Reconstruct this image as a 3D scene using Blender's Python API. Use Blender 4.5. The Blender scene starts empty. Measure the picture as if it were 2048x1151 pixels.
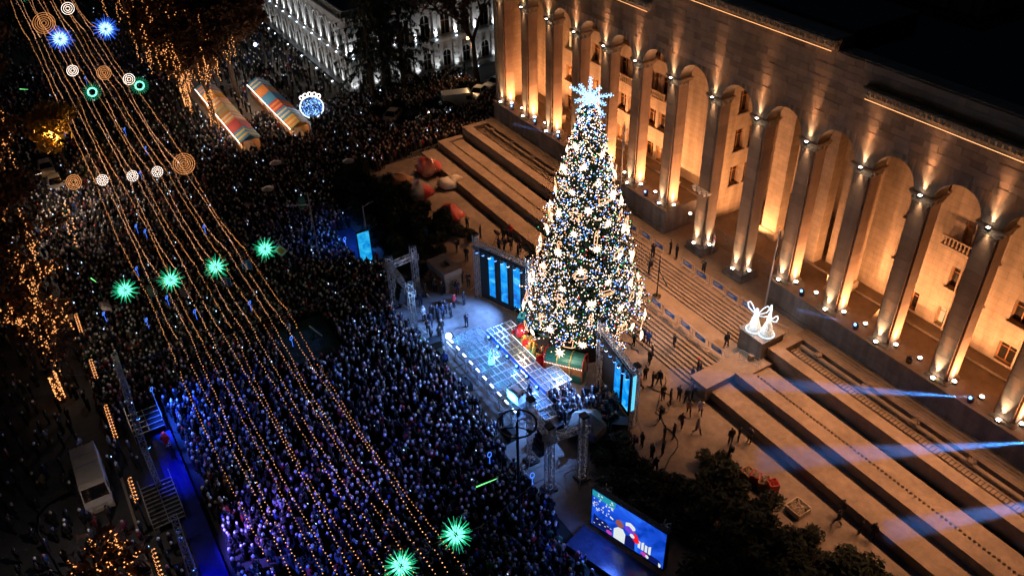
import bpy, bmesh, math, random
import numpy as np
from mathutils import Vector, Matrix
random.seed(7); RNG = np.random.default_rng(11)
SC = bpy.context.scene; COL = SC.collection
R = math.radians; PI = math.pi

# ---------------------------------------------------------------- camera, sky, moon, exposure
cam_d = bpy.data.cameras.new('camera'); cam = bpy.data.objects.new('camera', cam_d); COL.objects.link(cam)
cam_d.sensor_width = 36; cam_d.lens = 29.453; cam_d.clip_start = .5; cam_d.clip_end = 2000
CAM = Vector((94.484, -52.839, 49.982))
_r = Vector((.52928, .84811, -.02379)); _u = Vector((-.48581, .32593, .81103)); _b = Vector((.69560, -.41770, .58453))
cam.matrix_world = Matrix(((_r.x, _u.x, _b.x, CAM.x), (_r.y, _u.y, _b.y, CAM.y), (_r.z, _u.z, _b.z, CAM.z), (0, 0, 0, 1)))
SC.camera = cam
def project(P):                                   # world points (n,3) -> 1024x575 picture coordinates, used to keep the crowd to what the view can see
    d = np.asarray(P, float) - np.array(CAM); z = -(d @ np.array(_b))
    f = 837.8
    return np.stack([512 + f * (d @ np.array(_r)) / z, 287.7 - f * (d @ np.array(_u)) / z, z], -1)

W = bpy.data.worlds.new('World'); SC.world = W; W.use_nodes = True
wn = W.node_tree.nodes; wl = W.node_tree.links
sky = wn.new('ShaderNodeTexSky'); sky.sky_type = 'NISHITA'; sky.sun_disc = False
sky.sun_elevation = R(-4); sky.sun_rotation = R(200)
wn['Background'].inputs['Strength'].default_value = .13
wl.new(sky.outputs['Color'], wn['Background'].inputs['Color'])
moon_d = bpy.data.lights.new('moon', 'SUN'); moon_d.energy = .03; moon_d.angle = R(.5); moon_d.color = (.2, .45, 1)
moon = bpy.data.objects.new('moon', moon_d); COL.objects.link(moon); moon.rotation_euler = (R(35), R(10), R(200))
vs = SC.view_settings; vs.view_transform = 'Standard'; vs.look = 'None'; vs.exposure = 0; vs.gamma = 1; vs.use_curve_mapping = False
SC.render.engine = 'CYCLES'
cy = SC.cycles; cy.use_denoising = True; cy.denoising_prefilter = "FAST"; cy.max_bounces = 5; cy.diffuse_bounces = 3; cy.glossy_bounces = 2; cy.transmission_bounces = 4
cy.transparent_max_bounces = 8; cy.volume_bounces = 0; cy.sample_clamp_indirect = 2.5; cy.sample_clamp_direct = 0
cy.use_light_tree = True; cy.caustics_reflective = False; cy.caustics_refractive = False

# ---------------------------------------------------------------- materials
MATS = {}
def mat(name, col, rough=.8, metal=0, n_scale=0, n_amt=.25, bump=0, rnd=0, alpha=1, emit=None, es=0, course=None, trans=0, sample=True, objcol=False, isl=0, streak=0):
    if name in MATS: return MATS[name]
    m = bpy.data.materials.new(name); m.use_nodes = True; nt = m.node_tree; N = nt.nodes; L = nt.links
    b = N['Principled BSDF']; b.inputs['Base Color'].default_value = (*col, 1); b.inputs['Roughness'].default_value = rough
    b.inputs['Metallic'].default_value = metal
    out = None
    if objcol:
        oi = N.new('ShaderNodeObjectInfo'); out = oi.outputs['Color']
    if n_scale or rnd or course or isl or streak:
        tc = N.new('ShaderNodeTexCoord'); geo = N.new('ShaderNodeNewGeometry')
        fac = None
        def mul(a, lo, hi, src):
            mr = N.new('ShaderNodeMapRange'); mr.inputs['To Min'].default_value = lo; mr.inputs['To Max'].default_value = hi
            L.new(src, mr.inputs['Value'])
            if a is None: return mr.outputs[0]
            mm = N.new('ShaderNodeMath'); mm.operation = 'MULTIPLY'; L.new(a, mm.inputs[0]); L.new(mr.outputs[0], mm.inputs[1]); return mm.outputs[0]
        height = None
        if n_scale:
            for sc_, am in ((n_scale, n_amt), (n_scale * 6.3, n_amt * .6)):
                nz = N.new('ShaderNodeTexNoise'); nz.inputs['Scale'].default_value = sc_; nz.inputs['Detail'].default_value = 6; nz.inputs['Roughness'].default_value = .65
                L.new(geo.outputs['Position'], nz.inputs['Vector'])
                mr = N.new('ShaderNodeMapRange'); mr.inputs['From Min'].default_value = .3; mr.inputs['From Max'].default_value = .7
                L.new(nz.outputs['Fac'], mr.inputs['Value']); fac = mul(fac, 1 - am, 1 + am, mr.outputs[0]); height = nz.outputs['Fac']
        if streak:
            mp = N.new('ShaderNodeMapping'); mp.inputs['Scale'].default_value = (1.2, 1.2, .12); L.new(geo.outputs['Position'], mp.inputs['Vector'])
            nz = N.new('ShaderNodeTexNoise'); nz.inputs['Scale'].default_value = 1.1; nz.inputs['Detail'].default_value = 5; L.new(mp.outputs[0], nz.inputs['Vector'])
            mr = N.new('ShaderNodeMapRange'); mr.inputs['From Min'].default_value = .35; mr.inputs['From Max'].default_value = .65; L.new(nz.outputs['Fac'], mr.inputs['Value'])
            fac = mul(fac, 1 - streak, 1 + streak * .4, mr.outputs[0])
        if rnd:
            oi2 = N.new('ShaderNodeObjectInfo'); fac = mul(fac, 1 - rnd, 1 + rnd, oi2.outputs['Random'])
        if isl: fac = mul(fac, 1 - isl, 1 + isl, geo.outputs['Random Per Island'])
        if course:                                              # coursed ashlar joints, in the plane of the wall (x or y, z)
            w_, h_, am = course
            sep = N.new('ShaderNodeSeparateXYZ'); L.new(geo.outputs['Position'], sep.inputs[0])
            ad = N.new('ShaderNodeMath'); L.new(sep.outputs[0], ad.inputs[0]); L.new(sep.outputs[1], ad.inputs[1])
            cb = N.new('ShaderNodeCombineXYZ'); L.new(ad.outputs[0], cb.inputs[0]); L.new(sep.outputs[2], cb.inputs[1])
            br = N.new('ShaderNodeTexBrick'); br.inputs['Scale'].default_value = 1; br.inputs['Brick Width'].default_value = w_; br.inputs['Row Height'].default_value = h_
            br.inputs['Mortar Size'].default_value = .012; br.inputs['Color1'].default_value = (1 - am,) * 3 + (1,); br.inputs['Color2'].default_value = (1 + am,) * 3 + (1,); br.inputs['Mortar'].default_value = (.5, .5, .5, 1)
            L.new(cb.outputs[0], br.inputs['Vector'])
            mm = N.new('ShaderNodeMath'); mm.operation = 'MULTIPLY'; mm.inputs[1].default_value = 1; L.new(br.outputs['Color'], mm.inputs[0])
            if fac is None: fac = mm.outputs[0]
            else: L.new(fac, mm.inputs[1]); fac = mm.outputs[0]
        vm = N.new('ShaderNodeVectorMath'); vm.operation = 'SCALE'
        if out: L.new(out, vm.inputs[0])
        else: vm.inputs[0].default_value = col
        L.new(fac, vm.inputs['Scale']); out = vm.outputs[0]
        if bump and height:
            bp = N.new('ShaderNodeBump'); bp.inputs['Strength'].default_value = bump; bp.inputs['Distance'].default_value = .05
            L.new(height, bp.inputs['Height']); L.new(bp.outputs[0], b.inputs['Normal'])
    if out: L.new(out, b.inputs['Base Color'])
    if alpha < 1: b.inputs['Alpha'].default_value = alpha
    if trans: b.inputs['Transmission Weight'].default_value = trans
    if emit:
        b.inputs['Emission Color'].default_value = (*emit, 1); b.inputs['Emission Strength'].default_value = es
        if not sample: m.cycles.emission_sampling = 'NONE'
    MATS[name] = m
    return m

mat('facade_stone', (.32, .25, .18), .85, n_scale=.55, n_amt=.14, bump=.25, rnd=.13, course=(1.1, .55, .10), streak=.12)
mat('block_stone', (.31, .22, .155), .88, n_scale=.7, n_amt=.16, bump=.3, rnd=.28, isl=.28, streak=.15)
mat('shaft_stone', (.32, .22, .155), .85, n_scale=.8, n_amt=.12, bump=.25, isl=.14, rnd=.05, streak=.15)
mat('rear_stone', (.35, .275, .2), .88, n_scale=.35, n_amt=.17, bump=.2, course=(1.3, .6, .06), streak=.25)
mat('step_stone', (.27, .22, .18), .85, n_scale=.45, n_amt=.2, bump=.25, rnd=.06)
mat('terrace_stone', (.24, .19, .15), .88, n_scale=.3, n_amt=.28, bump=.3, rnd=.05)
mat('podium_stone', (.22, .20, .19), .85, n_scale=.4, n_amt=.2, bump=.2, course=(2.2, 1.3, .09), streak=.3)
mat('carved_stone', (.36, .28, .2), .8, n_scale=2, n_amt=.2, bump=.3)
mat('floor_stone', (.22, .17, .125), .8, n_scale=.3, n_amt=.25, bump=.15)
mat('plaza_stone', (.19, .155, .13), .8, n_scale=.28, n_amt=.33, bump=.25)
mat('asphalt', (.045, .045, .05), .8, n_scale=.5, n_amt=.3, bump=.2)
mat('earth', (.03, .035, .025), .95, n_scale=.3, n_amt=.4)
mat('roof_dark', (.05, .05, .055), .8, n_scale=.4, n_amt=.3)
mat('window_glass', (.03, .025, .02), .12, n_scale=.5, n_amt=.4)
mat('curtain', (.45, .33, .2), .9, n_scale=2, n_amt=.3)
mat('white_plaster', (.5, .45, .41), .8, n_scale=.8, n_amt=.15, bump=.2, rnd=.05)
mat('white_stone', (.6, .58, .54), .85, n_scale=1.2, n_amt=.18, bump=.4, rnd=.12, isl=.12)
mat('brick_plaster', (.33, .2, .15), .85, n_scale=1, n_amt=.2, bump=.3, course=(.6, .25, .15))
mat('metal_truss', (.62, .64, .67), .35, .85, n_scale=2, n_amt=.1)
mat('metal_dark', (.03, .03, .035), .4, .6)
mat('metal_bar', (.5, .5, .52), .4, .7)
mat('black_cloth', (.012, .012, .014), .9, n_scale=3, n_amt=.3)
mat('black_plastic', (.02, .02, .022), .45)
mat('clear_panel', (.25, .45, .55), .25, alpha=.12)
mat('plastic_wrap', (.75, .7, .66), .18, alpha=.13)
mat('red_paint', (.55, .02, .015), .45); mat('green_paint', (.02, .14, .09), .4); mat('teal_paint', (.03, .3, .33), .4); mat('blue_paint', (.02, .06, .35), .4)
mat('wood_warm', (.38, .17, .06), .5, n_scale=3, n_amt=.2); mat('gold_paint', (.6, .4, .12), .35, .4)
mat('cream_paint', (.5, .43, .35), .5, n_scale=2, n_amt=.1, rnd=.05); mat('car_white', (.7, .7, .7), .25); mat('car_dark', (.02, .022, .03), .2); mat('car_glass', (.01, .012, .015), .06)
mat('tyre', (.012, .012, .012), .8)
mat('bark', (.09, .055, .035), .95, n_scale=3, n_amt=.35, bump=.5)
mat('fir_green', (.025, .06, .03), .8, isl=.45); mat('bush_green', (.014, .024, .014), .9, isl=.5, n_scale=.9, n_amt=.3); mat('leaf_brown', (.16, .075, .03), .85, isl=.5); mat('leaf_yellow', (.45, .27, .05), .8, isl=.4); mat('conifer_green', (.012, .03, .016), .9, isl=.5)
mat('tarp_blue', (.015, .09, .25), .35, n_scale=1.5, n_amt=.3, bump=.5); mat('tarp_grey', (.17, .19, .17), .7, n_scale=2, n_amt=.15, bump=.2)
mat('sign_blue', (.02, .16, .55), .4); mat('sign_white', (.7, .7, .7), .5); mat('sign_grey', (.3, .28, .26), .6, n_scale=3, n_amt=.1); mat('sign_orange', (.7, .2, .03), .5)
mat('stall_orange', (.75, .22, .03), .7); mat('stall_blue', (.05, .25, .42), .7); mat('stall_red', (.55, .05, .03), .7); mat('stall_yellow', (.7, .45, .08), .7); mat('stall_cream', (.65, .5, .3), .7)
mat('skin', (.45, .27, .19), .6, rnd=.3); mat('trousers', (.014, .014, .02), .85, rnd=.6); mat('hair', (.03, .02, .016), .8, rnd=.5); mat('shoe', (.02, .018, .018), .6); mat('coat', (.05, .05, .05), .8, objcol=True, rnd=.2)
mat('hat_white', (.6, .58, .55), .8); mat('white_dress', (.7, .72, .75), .6)
def glow(name, col, s, sample=False): return mat(name, (.02, .02, .02), .5, emit=col, es=s, sample=sample)
glow('bulb_warm', (1, .44, .20), 2.5); glow('bulb_amber', (1, .38, .12), 2.2); glow('tree_warm', (1, .62, .38), 6.5); glow('tree_amber', (1, .40, .14), 5); glow('bulb_white', (1, .82, .70), 5.5); glow('bulb_blue', (.13, .30, 1), 6.5); glow('bulb_red', (1, .05, .03), 3.5); glow('bulb_green', (.05, .8, .25), 2.6)
glow('star_glow', (1, .72, .50), 3.0); glow('outline_glow', (1, .50, .25), 2.0); glow('ice_glow', (.30, .62, 1), 2.6); glow('green_glow', (.03, .75, .33), 1.3); glow('green_core', (.16, .95, .58), 2.6); glow('green_tube', (.2, 1, .25), 1.6); glow('blue_glow', (.04, .16, 1), 3); glow('blue_core', (.3, .6, 1), 4)
glow('lamp_white', (1, .86, .68), 30); glow('lamp_blue', (.10, .30, 1), 8); glow('lamp_cool', (.62, .82, 1), 9); glow('led_cyan', (.10, .55, .9), 1.6, True); glow('phone_glow', (.45, .7, 1), 5); glow('angel_glow', (.72, .88, 1), 1.8); glow('angel_warm', (1, .82, .62), 1.6); glow('window_lit', (1, .62, .25), .9)
glow('strip_glow', (1, .46, .18), 2.2, True); glow('street_bulb', (1, .45, .1), 25); glow('bead_blue', (.06, .22, 1), 1.6)

# ---------------------------------------------------------------- mesh building
class MB:
    def __init__(s): s.v = []; s.f = []; s.m = []
    def add(s, vs, fs, mi=0):
        o = len(s.v); s.v += [tuple(p) for p in vs]; s.f += [tuple(i + o for i in f) for f in fs]; s.m += [mi] * len(fs); return s
    def box(s, a, b, mi=0):
        (x0, y0, z0), (x1, y1, z1) = a, b
        return s.add([(x0, y0, z0), (x1, y0, z0), (x1, y1, z0), (x0, y1, z0), (x0, y0, z1), (x1, y0, z1), (x1, y1, z1), (x0, y1, z1)],
                     [(0, 3, 2, 1), (4, 5, 6, 7), (0, 1, 5, 4), (1, 2, 6, 5), (2, 3, 7, 6), (3, 0, 4, 7)], mi)
    def cbox(s, c, d, mi=0, rz=0, taper=1):
        x, y, z = c; a, b, h = d[0] / 2, d[1] / 2, d[2] / 2; vs = []
        for k, t in ((-1, 1), (1, taper)):
            for px, py in ((-a, -b), (a, -b), (a, b), (-a, b)):
                px *= t; py *= t
                vs.append((x + px * math.cos(rz) - py * math.sin(rz), y + px * math.sin(rz) + py * math.cos(rz), z + k * h))
        return s.add(vs, [(0, 3, 2, 1), (4, 5, 6, 7), (0, 1, 5, 4), (1, 2, 6, 5), (2, 3, 7, 6), (3, 0, 4, 7)], mi)
    def tube(s, p, q, r, r2=None, n=6, mi=0, cap=True):
        p, q = Vector(p), Vector(q); d = q - p
        if d.length < 1e-6: return s
        d.normalize(); a = d.orthogonal().normalized(); b = d.cross(a); r2 = r if r2 is None else r2; vs = []
        for c, rr in ((p, r), (q, r2)):
            for k in range(n):
                t = 2 * PI * k / n; vs.append(c + (a * math.cos(t) + b * math.sin(t)) * rr)
        fs = [(k, (k + 1) % n, n + (k + 1) % n, n + k) for k in range(n)]
        if cap: fs += [tuple(range(n - 1, -1, -1)), tuple(range(n, 2 * n))]
        return s.add(vs, fs, mi)
    def path(s, pts, r, n=5, mi=0):
        for a, b in zip(pts[:-1], pts[1:]): s.tube(a, b, r, None, n, mi)
        return s
    def lathe(s, c, prof, n=10, mi=0, sx=1, sy=1):
        x, y, z = c; vs = []
        for r, h in prof:
            for k in range(n):
                t = 2 * PI * k / n; vs.append((x + r * sx * math.cos(t), y + r * sy * math.sin(t), z + h))
        fs = []
        for i in range(len(prof) - 1):
            for k in range(n): fs.append((i * n + k, i * n + (k + 1) % n, (i + 1) * n + (k + 1) % n, (i + 1) * n + k))
        fs += [tuple(range(n - 1, -1, -1)), tuple((len(prof) - 1) * n + k for k in range(n))]
        return s.add(vs, fs, mi)
    def ball(s, c, r, n=8, mi=0, sz=1):
        m_ = max(3, n // 2); return s.lathe((c[0], c[1], c[2]), [(max(1e-3, r * math.sin(PI * i / m_)), -r * sz * math.cos(PI * i / m_)) for i in range(m_ + 1)], n, mi)
    def octa(s, c, r, mi=0):
        x, y, z = c
        return s.add([(x + r, y, z), (x - r, y, z), (x, y + r, z), (x, y - r, z), (x, y, z + r), (x, y, z - r)],
                     [(0, 2, 4), (2, 1, 4), (1, 3, 4), (3, 0, 4), (2, 0, 5), (1, 2, 5), (3, 1, 5), (0, 3, 5)], mi)
    def quad(s, a, b, c, d, mi=0): return s.add([a, b, c, d], [(0, 1, 2, 3)], mi)
    def prism(s, poly, z0, z1, mi=0):
        n = len(poly); return s.add([(x, y, z0) for x, y in poly] + [(x, y, z1) for x, y in poly],
                                    [tuple(range(n - 1, -1, -1)), tuple(range(n, 2 * n))] + [(k, (k + 1) % n, n + (k + 1) % n, n + k) for k in range(n)], mi)
    def vprism(s, poly, y0, y1, mi=0):          # polygon in x,z swept along y
        n = len(poly); return s.add([(x, y0, z) for x, z in poly] + [(x, y1, z) for x, z in poly],
                                    [tuple(range(n)), tuple(range(2 * n - 1, n - 1, -1))] + [(n + k, n + (k + 1) % n, (k + 1) % n, k) for k in range(n)], mi)
    def mesh(s, name, mats):
        me = bpy.data.meshes.new(name); me.from_pydata(s.v, [], s.f); 
        for m in (mats if isinstance(mats, (list, tuple)) else [mats]): me.materials.append(MATS[m] if isinstance(m, str) else m)
        if any(s.m): me.polygons.foreach_set('material_index', s.m)
        me.update(); return me
    def build(s, name, mats, parent=None, kind=None, smooth=False, loc=None, rz=0):
        me = s.mesh(name, mats)
        if smooth: me.polygons.foreach_set('use_smooth', [True] * len(me.polygons))
        return ob(name, me, parent, kind, loc, rz)
def ob(name, me, parent=None, kind=None, loc=None, rz=0):
    o = bpy.data.objects.new(name, me); COL.objects.link(o)
    if parent is not None: o.parent = parent
    if kind: o['kind'] = kind
    if loc is not None: o.location = loc
    if rz: o.rotation_euler = (0, 0, rz)
    return o
def tag(o, label, cat, group=None):
    o['label'] = label; o['category'] = cat
    if group: o['group'] = group
    return o
def thing(name, label, cat, loc=(0, 0, 0), rz=0, group=None):
    return tag(ob(name, None, None, None, loc, rz), label, cat, group)
def dup(root, loc, rz=0, label=None, color=None):
    r = root.copy(); COL.objects.link(r); r.location = loc; r.rotation_euler = (0, 0, rz)
    if label: r['label'] = label
    if color: r.color = color
    for ch in list(root.children):
        c = ch.copy(); COL.objects.link(c); c.parent = r
        if color: c.color = color
        for g in list(ch.children):
            d = g.copy(); COL.objects.link(d); d.parent = c
    return r
ORD = ['first', 'second', 'third', 'fourth', 'fifth', 'sixth', 'seventh', 'eighth', 'ninth', 'tenth', 'eleventh', 'twelfth', 'thirteenth', 'fourteenth', 'fifteenth', 'sixteenth', 'seventeenth', 'eighteenth', 'nineteenth', 'twentieth', 'twenty-first', 'twenty-second', 'twenty-third', 'twenty-fourth', 'twenty-fifth', 'twenty-sixth', 'twenty-seventh', 'twenty-eighth', 'twenty-ninth', 'thirtieth']
ORD += ['thirty-' + w for w in ORD[:9]] + ['fortieth'] + ['forty-' + w for w in ORD[:9]] + ['fiftieth']
def by_left(L): return sorted(L, key=lambda p: float(project([(p[0], p[1], 1.0)])[0][0]))     # left to right as seen
def lamp(name, kind, loc, energy, col, parent=None, target=None, size=60, blend=.6, radius=.08):
    d = bpy.data.lights.new(name, kind); d.energy = energy; d.color = col; d.shadow_soft_size = radius
    if kind == 'SPOT': d.spot_size = R(size); d.spot_blend = blend
    o = bpy.data.objects.new(name, d); COL.objects.link(o); o.location = loc
    if target is not None: o.rotation_euler = (Vector(target) - Vector(loc)).to_track_quat('-Z', 'Y').to_euler()
    return o
WARM = (1, .44, .185); WHITE_W = (1, .62, .30)

# ================================================================ the ground
def sheet(name, x0, x1, y0, y1, z, m, nx=1, ny=1):
    o = MB().quad((x0, y0, z), (x1, y0, z), (x1, y1, z), (x0, y1, z)).build(name, m); o['kind'] = 'structure'; return o
sheet('ground', -700, 500, -600, 600, -.02, 'earth')
sheet('road', -400, 200, -56.2, -31.5, .0, 'asphalt')
sheet('side_street', -19, 3, -29.5, 90, .004, 'asphalt')
pl = MB()
pl.prism([(3, -29.6), (90, -29.6), (90, -.4), (3, -.4)], -.1, .012); p_o = pl.build('plaza', 'plaza_stone'); p_o['kind'] = 'structure'
sheet('pavement', -400, 200, -75, -56.2, .06, 'asphalt'); sheet('upper_pavement', -400, -3, -31.5, -11, .008, 'floor_stone')
kb = MB()
for k in range(60): kb.box((-60 + k * 2.0, -56.35, 0), (-60 + k * 2.0 + 1.97, -56.15, .13))
ko = kb.build('kerb', 'step_stone'); ko['kind'] = 'structure'
# drain covers and worn paving patches set in the plaza and landings
for i, (x, y, z, w, d, lb) in enumerate([(50.6, -1.9, 2.604, 1.5, 1.1, 'brown access hatch in the upper landing behind the barriers'), (54.3, -7.3, 1.406, 1.1, 1.1, 'dark hatch in the middle landing beside the angel pedestal'), (54.0, -13.3, .02, 1.7, 1.2, 'dark square mat at the foot of the steps'), (40.5, -2.2, 2.604, .8, .7, 'small hatch in the upper landing near the two standing guards')]):
    tag(MB().box((x - w / 2, y - d / 2, z - .01), (x + w / 2, y + d / 2, z + .012)).build('floor_hatch', 'floor_stone'), lb, 'hatch')

# ================================================================ central stairs
st = thing('central_staircase', 'wide pale stone staircase in two flights below the pillared entrance', 'stairs', (46, -8, 0))
XA, XB = 35.9, 56.3
def stone(name, a, b, m, parent, rnd=0):
    return MB().box(Vector(a) - parent.location, Vector(b) - parent.location).build(name, m, parent)
stone('upper_landing', (38.72, -3.6, 0), (53.2, 14, 2.6), 'step_stone', st)
stone('upper_landing', (33, -3.6, 0), (38.7, -.52, 2.59), 'step_stone', st); stone('upper_landing', (53.22, -3.6, 0), (59, -.52, 2.59), 'step_stone', st)
for k in range(8):
    z = 2.6 - .15 * (k + 1); y = -3.6 - .31 * k
    stone('step', (XA, y - .34, 0), (XB, y, z), 'step_stone', st)
    MB().box((XA - 46, y - .365 + 8, z - .045), (XB - 46, y - .31 + 8, z + .003)).build('nosing', 'step_stone', st)
stone('middle_landing', (XA - 1.2, -9.0, 0), (XB + 1.2, -3.6 - .31 * 8, 1.4), 'step_stone', st)
for k in range(9):
    z = 1.4 - .1555 * (k + 1); y = -9.0 - .36 * k
    if z < .02: continue
    stone('step', (XA, y - .39, 0), (XB, y, z), 'step_stone', st)
    MB().box((XA - 46, y - .415 + 8, z - .045), (XB - 46, y - .36 + 8, z + .003)).build('nosing', 'step_stone', st)

# ================================================================ fountain terraces either side of the stairs
def terrace(x0, x1, label, inner):
    t = thing('fountain_terrace', label, 'terrace', ((x0 + x1) / 2, -6, 0), 0, 'stepped fountain terraces beside the stairs')
    def P(name, a, b, m='terrace_stone'): return stone(name, a, b, m, t)
    L = x1 - x0
    P('walkway', (x0, -1.98, 0), (x1, -.6, 2.9))
    for k in range(3): P('kerb_course', (x0, -1.05 - .32 * k, 2.9), (x1, -.88 - .32 * k, 2.97 - .02 * k))
    P('basin_wall', (x0, -2.12, 0), (x1, -1.98, 2.86)); P('basin_floor', (x0 + .9, -4.35, 0), (x1 - .9, -2.12, 2.2))
    ox, oy = t.location.x, t.location.y
    def loc(x, y, z): return (x - ox, y - oy, z)
    def slabs(name, y0, y1, z0, z1, n):                       # coping slabs laid end to end
        w = L / n; me = MB().box((.006, y0, z0), (w - .006, y1, z1)).mesh(name, 'terrace_stone')
        for k in range(n): ob(name, me, t, None, (x0 + k * w - ox, 6, 0))
    n = max(6, int(L / 2.4))
    slabs('coping_slab', -5.48, -4.35, 2.74, 2.9, n); P('retaining_wall', (x0, -5.42, 0), (x1, -4.35, 2.74))
    slabs('coping_slab', -9.18, -8.0, 1.69, 1.85, n); P('retaining_wall', (x0, -9.12, 0), (x1, -8.0, 1.69))
    slabs('planter_slab', -11.7, -10.3, .82, .95, n); P('planter_bed', (x0, -10.3, 0), (x1, -9.12, .9)); P('retaining_wall', (x0, -11.65, 0), (x1, -10.3, .82))
    P('end_wall', (x0, -4.35, 0), (x0 + .9, -2.12, 2.9)); P('end_wall', (x1 - .9, -4.35, 0), (x1, -2.12, 2.9))
    P('lower_basin_floor', (x0 + .9, -8.0, 0), (x1 - .9, -6.0, 1.6)); P('gutter', (x0 + .9, -6.0, 0), (x1 - .9, -5.42, 1.2))
    P('end_wall', (x0, -8.0, 0), (x0 + .9, -5.42, 1.85)); P('end_wall', (x1 - .9, -8.0, 0), (x1, -5.42, 1.85))
    for y, r, z in ((-2.65, .2, 2.62), (-3.02, .09, 2.36)):
        MB().tube(loc(x0 + 1.2, y, z), loc(x1 - 1.2, y, z), r, n=10).build('water_pipe', 'terrace_stone', t, smooth=True)
    MB().tube(loc(x0 + 1.2, -5.7, 1.38), loc(x1 - 1.2, -5.7, 1.38), .13, n=8).build('water_pipe', 'metal_dark', t, smooth=True)
    vm = MB()                                                # round pipe valve like a flower
    for k in range(7):
        a = 2 * PI * k / 7; vm.ball((.26 * math.cos(a), .26 * math.sin(a), .05), .12, 6)
    vm.lathe((0, 0, -.1), [(.2, 0), (.24, .1), (.1, .24)], 8); vme = vm.mesh('pipe_valve', 'terrace_stone')
    for k in range(int(L / 4.8)): ob('pipe_valve', vme, t, None, loc(x0 + 3 + k * 4.8, -2.6, 2.85))
    bench = MB().box(loc(x0 + 1.0, -3.68, 2.2), loc(x1 - 1.0, -3.16, 2.42)); bench.build('nozzle_bench', 'terrace_stone', t)
    me = MB().box((-.035, -.27, 0), (.035, .27, .05)).mesh('nozzle_rib', 'metal_dark')
    m2 = MB().lathe((0, 0, 0), [(.1, 0), (.12, .12), (.06, .22)], 6).mesh('nozzle', 'terrace_stone')
    nr = min(140, int((L - 2.4) / .33))
    for k in range(nr): ob('nozzle_rib', me, t, None, loc(x0 + 1.2 + k * .33, -3.42, 2.41))
    nn = min(150, int((L - 2.4) / .36))
    for k in range(nn): ob('nozzle', m2, t, None, loc(x0 + 1.3 + k * .36, -7.66, 1.58))
    MB().box(loc(x0 + 1.0, -7.98, 1.6), loc(x1 - 1.0, -7.84, 1.68)).build('nozzle_rail', 'metal_dark', t)
    return t
terrace(4.0, 33.6, 'stepped stone fountain terrace left of the stairs, behind the wrapped inflatables', 1)
terrace(58.3, 92, 'stepped stone fountain terrace right of the stairs, crossed by blue light beams', 0)
for x0, lb in ((55.5, 'grey stone pedestal right of the stairs carrying the lit angels'), (33.9, 'grey stone pedestal left of the stairs, half behind the Christmas tree')):
    pd = thing('stone_pedestal', lb, 'pedestal', (x0 + 1.33, -4.8, 0), 0)
    stone('block', (x0, -6.1, 0), (x0 + 2.65, -3.5, 3.42), 'podium_stone', pd); stone('cap_slab', (x0 - .1, -6.2, 3.42), (x0 + 2.75, -3.4, 3.6), 'podium_stone', pd)
for x0, lb in ((56.5, 'broad low stone cheek wall right of the lower steps'), (33.8, 'broad low stone cheek wall left of the lower steps')):
    cw = thing('cheek_wall', lb, 'wall', (x0 + .9, -9.6, 0))
    stone('wall_body', (x0, -12.3, 0), (x0 + 1.7, -6.25, 1.55), 'podium_stone', cw); stone('coping', (x0 - .15, -12.45, 1.55), (x0 + 1.85, -6.22, 1.7), 'terrace_stone', cw)
    stone('post', (x0 + 1.0, -6.9, 1.7), (x0 + 1.4, -6.5, 2.25), 'terrace_stone', cw)

# ================================================================ the pillared building
par = thing('parliament_building', 'long floodlit stone building with a tall arcade of square pillars', 'building', (46, 3, 0))
PCX = [5.5, 10.95, 16.25, 21.55, 26.85, 32.07, 37.45, 43.08, 48.6, 54.08, 59.46, 64.72, 70.05, 75.5, 80.9, 86.3]
O = Vector((46, 3, 0))
def pb(mb, name, m, parent=par, **k):
    mb.v = [(x - 46, y - 3, z) for x, y, z in mb.v]; return mb.build(name, m, parent, **k)
pb(MB().box((4, -.5, 0), (38.65, 5.6, 5.3)), 'podium', 'podium_stone'); pb(MB().box((53.25, -.5, 0), (90, 5.6, 5.3)), 'podium', 'podium_stone')
for a, b in ((4, 38.65), (53.25, 90)):
    pb(MB().box((a - .06, -.58, 5.2), (b + .06, .55, 5.34)), 'podium_coping', 'terrace_stone'); pb(MB().box((a, -.62, 2.6), (b, -.5, 3.0)), 'podium_plinth', 'podium_stone')
    pb(MB().box((a + .05, .55, 5.3), (b - .05, 4.2, 5.32)), 'arcade_floor', 'floor_stone'); pb(MB().box((a + .05, 4.2, 5.3), (b - .05, 5.5, 5.55)), 'floor_step', 'floor_stone')
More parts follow.
